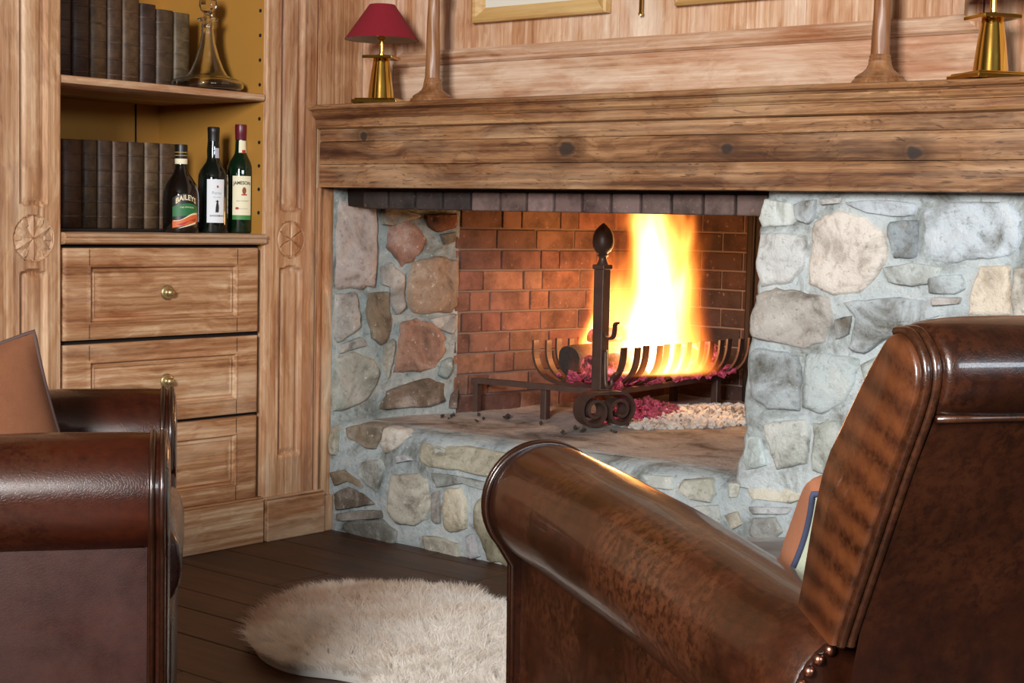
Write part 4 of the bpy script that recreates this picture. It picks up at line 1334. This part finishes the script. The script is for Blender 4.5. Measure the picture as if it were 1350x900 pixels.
def flame(name, loc, rx, ry, h, strength, lean, label, seed):
    rows = []
    for i in range(13):
        t = i / 12
        s = (1.25 + .35 * sin(PI * min(1, t * 1.3))) * (1 - .25 * t)
        rows.append([(lean[0] * t + rx * s * cos(2 * PI * k / 16), lean[1] * t + ry * s * sin(2 * PI * k / 16), h * 1.12 * t - .01) for k in range(16)])
    t = NT('flame_light_' + name)
    t.t.nodes.remove(t.b)
    tc = t.n('ShaderNodeTexCoord').outputs['Object']
    sx = t.n('ShaderNodeSeparateXYZ', {0: tc})
    x, y, z = sx.outputs[0], sx.outputs[1], sx.outputs[2]
    zn = t.math('DIVIDE', z, h)
    mp = t.n('ShaderNodeMapping', {'Vector': tc, 'Location': (seed, seed * 2, seed), 'Scale': (1.0 / rx * 1.15, 1.0 / rx * 1.15, .34 / rx)}).outputs[0]
    nz = t.n('ShaderNodeTexNoise', {'Vector': mp, 'Scale': 1.0, 'Detail': 3.0, 'Roughness': .55, 'Distortion': .9})
    mp2 = t.n('ShaderNodeMapping', {'Vector': tc, 'Scale': (3.4 / rx, 3.4 / rx, .55 / rx)}).outputs[0]
    nf = t.noise(mp2, 1.0, 3.0, .6, 1.2)
    wx = t.math('MULTIPLY', t.math('SUBTRACT', nz.outputs[0], .5), t.math('MULTIPLY', zn, .8 * rx))
    x2 = t.math('ADD', t.math('SUBTRACT', x, t.math('MULTIPLY', zn, lean[0])), wx)
    y2 = t.math('SUBTRACT', y, t.math('MULTIPLY', zn, lean[1]))
    r = t.math('SQRT', t.math('ADD', t.math('POWER', t.math('DIVIDE', x2, rx), 2.0), t.math('POWER', t.math('DIVIDE', y2, ry), 2.0)))
    env = t.math('MULTIPLY', t.math('POWER', t.math('SUBTRACT', 1.0, zn, clamp=True), .62), 1.12)
    n1 = t.math('SUBTRACT', nz.outputs[0], .5)
    amp = t.math('ADD', t.math('MULTIPLY', zn, 2.6), .35)
    d = t.math('SUBTRACT', t.math('ADD', env, t.math('MULTIPLY', n1, amp)), r)
    d = t.math('ADD', d, t.math('MULTIPLY', t.math('SUBTRACT', nf, .5), .35))
    inten = t.n('ShaderNodeMapRange', {0: d, 1: 0.0, 2: .75, 3: 0.0, 4: 1.0}).outputs[0]
    inten = t.math('POWER', inten, 1.6)
    col = t.ramp(inten, [(0.0, (1.0, .13, .01, 1)), (.12, (1.0, .25, .03, 1)), (.45, (1.0, .41, .08, 1)), (1.0, (1.0, .68, .30, 1))])
    em = t.n('ShaderNodeEmission', {'Color': col, 'Strength': t.math('MULTIPLY', inten, strength)})
    t.t.links.new(em.outputs[0], t.out.inputs['Volume'])
    o = MB().grid(rows, close_v=True, cap0=True, cap1=True).build(name, t.m, None)
    fix_normals(o)
    o.location = loc
    return stuff(tag(o, label, 'fire'))


flame('flames', (.500, .80, .45),   .200, .22, .60, 62.0, (.02, .03), 'tall bright orange and white flames rising from the logs in the iron basket', 1.3)
flame('flame_tongue', (.338, .76, .49), .045, .06, .24, 130.0, (.02, .02), 'small yellow flame tongue on the left behind the firedog post', 4.1)


def fire_light(loc, w, r):
    d = bpy.data.lights.new('fire_glow', 'POINT')
    d.energy, d.color, d.shadow_soft_size = w, (1.0, .50, .24), r
    o = bpy.data.objects.new('fire_glow', d)
    COL.objects.link(o)
    o.location = loc


fire_light((.52, .78, .64), 4.0, .07)
fire_light((.42, .72, .53), 5.5, .04)

# ------------------------------------------------------------------ leather armchairs
BACK = [(-.046, .540), (-.053, .562), (-.083, .668), (-.136, .746), (-.168, .784), (-.187, .800), (-.208, .800), (-.226, .786), (-.233, .765), (-.224, .738), (-.197, .687), (-.155, .602), (-.122, .534), (-.117, .520)]
BACK_LOW = [(.06, .10), (.05, .30), (.02, .45), (-.03, .56), (-.10, .56), (-.122, .534), (-.085, .40), (-.060, .25), (-.050, .10)]


def roll_at(x):
    # centre height and radius of the arm roll along its length
    K = [(-.085, .454, .065), (-.06, .459, .075), (-.02, .460, .078), (.05, .462, .079), (.15, .467, .081), (.35, .478, .083), (.6, .4855, .084), (.74, .487, .084), (.768, .487, .083)]
    for a, b2 in zip(K, K[1:]):
        if x <= b2[0]:
            t = (x - a[0]) / (b2[0] - a[0])
            return a[1] + (b2[1] - a[1]) * t, a[2] + (b2[2] - a[2]) * t
    return K[-1][1], K[-1][2]


def armchair(label, loc, rotz, mats):
    t = thing('armchair', label, 'armchair', loc, rotz)
    mr, mp, mf, mbk = mats
    for sg in (1, -1):
        yc = .285 * sg
        xs = [-.085, -.08, -.07, -.055, -.03] + [k * .04 for k in range(0, 19)] + [.74, .755, .764, .768]
        rows = []
        for x in xs:
            zc, r = roll_at(x)
            pr2 = []
            for k in range(40):
                a = 2 * PI * k / 40
                wob = .0012 * mnoise.noise(Vector((x * 9, cos(a) * 2, sin(a) * 2 + sg)))
                pr2.append((x, yc + sg * (r * 1.02 + wob) * cos(a), zc + (r + wob) * sin(a)))
            rows.append(pr2)
        z0, r0 = roll_at(-.085)
        rows = [[(-.087, yc + (p[1] - yc) * .9, z0 + (p[2] - z0) * .9) for p in rows[0]]] + rows
        fix_normals(MB().grid(rows, close_v=True, cap0=True, cap1=True).build('arm_roll', mr, t, world=False, smooth=True, angle=60))
        # outer side panel, slightly bowed
        rows = []
        for i in range(21):
            x = -.05 + .815 * i / 20
            rr = []
            for j in range(13):
                z = .07 + .375 * j / 12
                rr.append((x, sg * (.322 + .006 * sin(PI * i / 20) * sin(PI * j / 12) - .004 * (1 - sstep(0, .08, (j / 12)))), z))
            rows.append([(x, sg * .20, .07)] + rr + [(x, sg * .20, .47)])
        fix_normals(MB().grid(rows, close_v=True, cap0=True, cap1=True).build('arm_panel', mp, t, world=False, smooth=True, angle=50))
        MB().tube([(-.05 + .81 * i / 20, sg * .3255, roll_at(-.05 + .81 * i / 20)[0] - .070) for i in range(21)], .0035, 8).build('seam_piping', 'piping', t, world=False, smooth=True)
        # scroll-shaped front facing with double piping
        arc = [(.084 * cos(math.radians(a)), .084 * sin(math.radians(a))) for a in range(-42, 223, 8)]
        outl = [(.287 + p[0], .487 + p[1]) for p in arc] + [(.212, .40), (.208, .07), (.327, .07), (.331, .40)]
        rows = [[(x, sg * (.275 + (s2 - .275) * k), .3 + (z - .3) * (1 - (1 - k) * .6)) for s2, z in outl] for x, k in ((.766, 1.0), (.785, 1.0), (.792, .96), (.795, .86))]
        fix_normals(MB().grid(rows, close_v=True, cap0=True, cap1=True).build('arm_front', mbk, t, world=False, smooth=True, angle=60))
        for xx, k in ((.772, 1.03), (.786, 1.015)):
            pth = [(xx, sg * (.275 + (s2 - .275) * k), z) for s2, z in ([(.327, .07), (.331, .40)] + outl[:-4])]
            MB().tube(pth, .0048, 8).build('front_piping', 'piping', t, world=False, smooth=True)
        # nails where the roll meets the back panel
        nl = None
        for k in range(15):
            a = math.radians(98 - k * 12.5)
            if nl is None:
                rows = [[(-h, r * cos(2 * PI * q / 12), r * sin(2 * PI * q / 12)) for q in range(12)] for r, h in ((.0056, 0), (.0050, .0024), (.0032, .0042), (.0008, .005))]
                nl = fix_normals(MB().grid(rows, close_v=True, cap1=True).build('nail_head', 'nail', t, world=False, smooth=True))
                o = nl
            else:
                o = copy_piece(nl, t)
            o.location = (-.0885, yc + sg * 0.0625 * cos(a), z0 + 0.0625 * sin(a))
        MB().lathe([(.0005, 0), (.020, 0), (.024, .02), (.026, .05), (.026, .075), (.0005, .075)], 16, (.70, sg * .27, 0)).build('leg', 'candle_wood', t, world=False, smooth=True, angle=40)
        MB().box(-.03, .02, sg * .27 - .022, sg * .27 + .022, 0, .11).build('leg', 'candle_wood', t, world=False, bevel=.004)
        # rear cover of the arm end
        rows = []
        for i in range(2):
            rows.append([(-.087 - .0005 + .03 * i, yc + sg * q2[0], q2[1]) for q2 in ([(.067 * cos(math.radians(a)), z0 + .067 * sin(math.radians(a))) for a in range(-10, 181, 10)] + [(-.067, .08), (.045, .08)])])
        fix_normals(MB().grid(rows, close_v=True, cap0=True, cap1=True).build('rear_facing', mbk, t, world=False, bevel=.003))
    # seat
    rows = []
    for y, k in ((-.205, .86), (-.2, .95), (-.18, 1), (0, 1.03), (.18, 1), (.2, .95), (.205, .86)):
        P2 = [(.02, .29), (.77, .29), (.795, .300), (.81, .325), (.812, .36), (.808, .39), (.795, .415), (.77, .428), (.4, .440), (.02, .42)]
        rows.append([(.42 + (x - .42) * (.97 + .03 * k), y, .355 + (z - .355) * k) for x, z in P2])
    fix_normals(MB().grid(rows, close_v=True, cap0=True, cap1=True).build('seat_cushion', mr, t, world=False, smooth=True, sub=1))
    MB().box(0.0, .800, -.212, .212, .085, .288).build('seat_base', mp, t, world=False, bevel=.012)
    # back with wings
    rows = [[(x, y, z) for x, z in BACK_LOW] for y in (-.206, .206)]
    fix_normals(MB().grid(rows, close_v=True, cap0=True, cap1=True).build('back_base', mbk, t, world=False))
    BP = [(p.x, p.y) for p in cr_path([(x, z, 0) for x, z in BACK], 4)]
    rows = []
    for y, k in ((-.330, .84), (-.328, .92), (-.323, .97), (-.314, 1.0), (-.2, 1.0), (0, 1.0), (.2, 1.0), (.314, 1.0), (.323, .97), (.328, .92), (.330, .84)):
        rr = []
        for i, (x, z) in enumerate(BP):
            m2 = (Vector(BP[i]) + Vector(BP[-1 - i])) / 2
            rr.append((m2.x + (x - m2.x) * k, y * (1 - .0 * z), z - (.0 if z < .7 else (1 - k) * .03)))
        rows.append(rr)
    fix_normals(MB().grid(rows, close_v=True, cap0=True, cap1=True).build('back_rest', mf, t, world=False, smooth=True, angle=70))
    # rear panel under the roll
    RP = [(-.0545, .09), (-.0645, .25), (-.0895, .40), (-.1265, .534), (-.1595, .602), (-.2015, .687), (-.2285, .735)]
    rows = []
    for i in range(25):
        y = -.309 + .618 * i / 24
        rows.append([(x - .004 * sin(PI * i / 24) * sin(PI * j / 6), y, z) for j, (x, z) in enumerate(RP)])
    fix_normals(MB().grid(rows).build('back_panel', mbk, t, world=False, smooth=True))
    # top roll
    TR = [(-.222, .730), (-.240, .741), (-.251, .757), (-.253, .775), (-.246, .794), (-.230, .808), (-.208, .816), (-.182, .815), (-.158, .805), (-.140, .788), (-.130, .768), (-.15, .74), (-.19, .73)]
    rows = []
    for y, k in ((-.311, .80), (-.308, .86), (-.300, .915), (-.285, .96), (-.26, .99), (-.22, 1), (-.1, 1.005), (0, 1.01), (.1, 1.005), (.22, 1), (.26, .99), (.285, .96), (.300, .915), (.308, .86), (.311, .80)):
        rows.append([(-.195 + (x + .195) * k, y, .765 + (z - .765) * (k if z > .745 else 1)) for x, z in TR])
    o = fix_normals(MB().grid(rows, close_v=True, cap0=True, cap1=True).build('top_roll', mbk, t, world=False, smooth=True, angle=70, sub=1))
    MB().tube([(-.2285, -.308 + .616 * i / 12, .7335) for i in range(13)], .0032, 8).build('seam_piping', 'piping', t, world=False, smooth=True)
    for sg in (1, -1):
        for yy, ofs in ((.322, .001), (.3135, .002)):
            pth = [(x - ofs * (1 if i > 1 else .3), sg * yy, z + (ofs if i < 4 else 0)) for i, (x, z) in enumerate(BACK[5:14])]
            MB().tube(cr_path(pth, 4), .0045, 8).build('wing_piping', 'piping', t, world=False, smooth=True)
    return t


a_fwd = YAW + PI / 2          # camera heading on the floor
armchair('chestnut leather club armchair seen from behind, nail-trimmed arm, nearest the camera before the fire', (2.659, -1.503, 0), a_fwd + math.radians(18), ('leather_r', 'leather_r', 'leather_fold', 'leather_back'))
armchair('dark oxblood leather club armchair seen from the side, beside the drawers of the bookcase', (.699, -2.098, 0), a_fwd - math.radians(79), ('leather_l', 'leather_p', 'leather_l', 'leather_l'))


def pillow(label, chair_loc, chair_rot, ctr, xdir, ydir, size, thick, mats):
    A = Matrix.Translation(chair_loc) @ Matrix.Rotation(chair_rot, 4, 'Z')
    X2, Y2 = (A.to_3x3() @ Vector(xdir)).normalized(), (A.to_3x3() @ Vector(ydir)).normalized()
    N2 = X2.cross(Y2).normalized()
    Y2 = N2.cross(X2)
    c = A @ Vector(ctr)
    t = thing('cushion', label, 'cushion', c)
    n = 28

    def pt(u, v, side):
        k = 1 - .055 * (1 - u * u) * abs(v) ** 3 - .0
        k2 = 1 - .055 * (1 - v * v) * abs(u) ** 3
        h = thick[0 if side > 0 else 1] * (max(0, 1 - abs(u) ** 2.6) * max(0, 1 - abs(v) ** 2.6)) ** (.32 if side > 0 and thick[0] > .08 else .55)
        h += .006 * mnoise.noise(Vector((u * 2.3, v * 2.3, side * 3))) * (1 - max(abs(u), abs(v)))
        return X2 * (u * size[0] * k2) + Y2 * (v * size[1] * k) + N2 * (side * h)
    for side, nm, mt in ((1, 'front_cover', mats[0]), (-1, 'back_cover', mats[1])):
        rows = [[pt(-1 + 2 * i / n, -1 + 2 * j / n, side) for j in range(n + 1)] for i in range(n + 1)]
        fix_normals(MB().grid(rows).build(nm, mt, t, world=False, smooth=True))
    E2 = [(-1 + 2 * i / n, -1) for i in range(n)] + [(1, -1 + 2 * i / n) for i in range(n)] + [(1 - 2 * i / n, 1) for i in range(n)] + [(-1, 1 - 2 * i / n) for i in range(n)]
    MB().tube([pt(u, v, 0) for u, v in E2], .0035, 8, closed=True).build('corded_edge', mats[2], t, world=False, smooth=True)
    return t


pillow('two-tone cushion, tan in front and pale sage behind with navy piping, in the nearest armchair', (2.659, -1.503, 0), a_fwd + math.radians(18), (.214, .016, .532), (0, 1, 0), (-.58, 0, 1), (.178, .078), (.085, .045), ('cloth_tan', 'cloth_green', 'navy'))
pillow('rust brown woven cushion with dark corded edge, in the armchair beside the bookcase', (.699, -2.098, 0), a_fwd - math.radians(79), (.45, -.05, .483), (.93, .25, .27), (-.33, .05, 1), (.19, .165), (.07, .07), ('cloth_rust', 'cloth_rust', 'dark_cord'))

# ------------------------------------------------------------------ sheepskin rug
RUG = [(.760, -.945), (.650, -.80), (.585, -.66), (.590, -.54), (.660, -.455), (.760, -.385), (.850, -.345), (.950, -.40), (1.04, -.375), (1.20, -.36), (1.42, -.44), (1.60, -.60), (1.68, -.80), (1.62, -1.02), (1.50, -1.18), (1.33, -1.22), (1.21, -1.10), (1.17, -1.00), (1.09, -1.00), (.99, -1.035), (.88, -1.015)]
rp = [Vector((p[0], p[1], 0)) for p in cr_path([(x, y, 0) for x, y in RUG + RUG[:1]], 5)[:-1]]
rc = Vector((1.1, -.76, 0))
rug = thing('sheepskin_rug', 'fluffy cream sheepskin rug on the dark floorboards between the armchairs and hearth', 'rug', (1.1, -.76, 0))
rows = []
for k, h in ((1.0, .001), (.985, .012), (.93, .020), (.8, .024), (.6, .025), (.35, .025), (.1, .025)):
    rows.append([rc + (p - rc) * k * (1 if k < .99 else .985) + Vector((0, 0, h)) for p in rp])
t = NT('sheepskin_wool')
_v = t.coords((1, 1, 1), False)
_n = t.noise(_v, 5.0, 5.0, .6)
_g = t.n('ShaderNodeSeparateXYZ', {0: _v}).outputs[0]
_f = t.math('ADD', t.math('MULTIPLY', _g, -1.1), t.math('MULTIPLY', t.math('SUBTRACT', _n, .5), 1.6))
_c = t.ramp(_f, [(.05, (.97, .95, .91, 1)), (.38, (.91, .83, .74, 1)), (.66, (.73, .58, .46, 1))])
t.set(Base_Color=_c, Roughness=.85, Sheen_Weight=.3)
_tr = t.n('ShaderNodeBsdfTranslucent', {'Color': _c})
_mx = t.n('ShaderNodeMixShader', {0: .5, 1: t.b.outputs[0], 2: _tr.outputs[0]})
t.t.links.new(_mx.outputs[0], t.out.inputs[0])
M['wool'] = t.m
fix_normals(MB().grid(rows, close_v=True, cap1=True).build('pelt', 'wool', rug, smooth=True))
NF = 90000
rng = np.random.default_rng(5)
pl = np.array([(p.x, p.y) for p in rp])
ptx = []
while sum(len(q2) for q2 in ptx) < NF:
    c2 = rng.uniform(pl.min(0), pl.max(0), (NF, 2))
    ins = np.zeros(len(c2), bool)
    j = len(pl) - 1
    for i in range(len(pl)):
        xi, yi, xj, yj = pl[i, 0], pl[i, 1], pl[j, 0], pl[j, 1]
        ins ^= ((yi > c2[:, 1]) != (yj > c2[:, 1])) & (c2[:, 0] < (xj - xi) * (c2[:, 1] - yi) / (yj - yi + 1e-12) + xi)
        j = i
    ptx.append(c2[ins])
P2 = np.concatenate(ptx)[:NF]
# locks of wool lean together: direction field from a few sines, plus outward near the rim
dmin = np.min(np.linalg.norm(P2[:, None, :] - pl[None, ::2, :], axis=2), axis=1)
ctr = pl.mean(0)
outw = (P2 - ctr) / np.linalg.norm(P2 - ctr, axis=1)[:, None]
cell = np.floor(P2 / .022 + .35 * np.sin(P2[:, ::-1] * 60)).astype(int)
hsh = (cell[:, 0] * 73856093 ^ cell[:, 1] * 19349663) % 997 / 997.0
fa = hsh * 2 * np.pi + rng.normal(0, .35, NF)
lean = np.stack([np.cos(fa), np.sin(fa)], 1) * .55 + outw * np.clip(1.3 - dmin / .06, .25, 1.2)[:, None]
hgt = rng.uniform(.6, 1.0, NF) * (.026 + .016 * np.clip(dmin / .08, 0, 1)) * (0.85 + .3 * hsh)
base = np.concatenate([P2, np.full((NF, 1), .012)], 1)
side_a = rng.uniform(0, 2 * np.pi, NF)
sd = np.stack([np.cos(side_a), np.sin(side_a), np.zeros(NF)], 1) * .0009
mid = base + np.concatenate([lean * .35 * hgt[:, None], (hgt * .65)[:, None]], 1)
curl = rng.normal(0, .25, (NF, 2))
tip = base + np.concatenate([(lean + curl) * hgt[:, None] * .95, hgt[:, None]], 1)
V = np.stack([base - sd, base + sd, mid + sd * .9, mid - sd * .9, tip], 1).reshape(-1, 3) - np.array([1.1, -.76, 0])
ii = np.arange(NF) * 5
me = bpy.data.meshes.new('fleece')
loops = np.concatenate([np.stack([ii, ii + 1, ii + 2, ii + 3], 1), np.stack([ii + 3, ii + 2, ii + 4, ii + 4], 1)[:, :3].repeat(1, 0)], axis=1)
fl = np.concatenate([loops[:, :4].ravel(), loops[:, 4:].ravel()])
me.vertices.add(len(V))
me.vertices.foreach_set('co', V.ravel())
me.loops.add(len(fl))
me.loops.foreach_set('vertex_index', fl.astype(np.int32))
me.polygons.add(2 * NF)
ls = np.concatenate([np.arange(NF) * 4, NF * 4 + np.arange(NF) * 3])
me.polygons.foreach_set('loop_start', ls.astype(np.int32))
me.update(calc_edges=True)
me.validate()
me.materials.append(M['wool'])
fo = bpy.data.objects.new('fleece', me)
COL.objects.link(fo)
fo.parent = rug
stuff(fo)
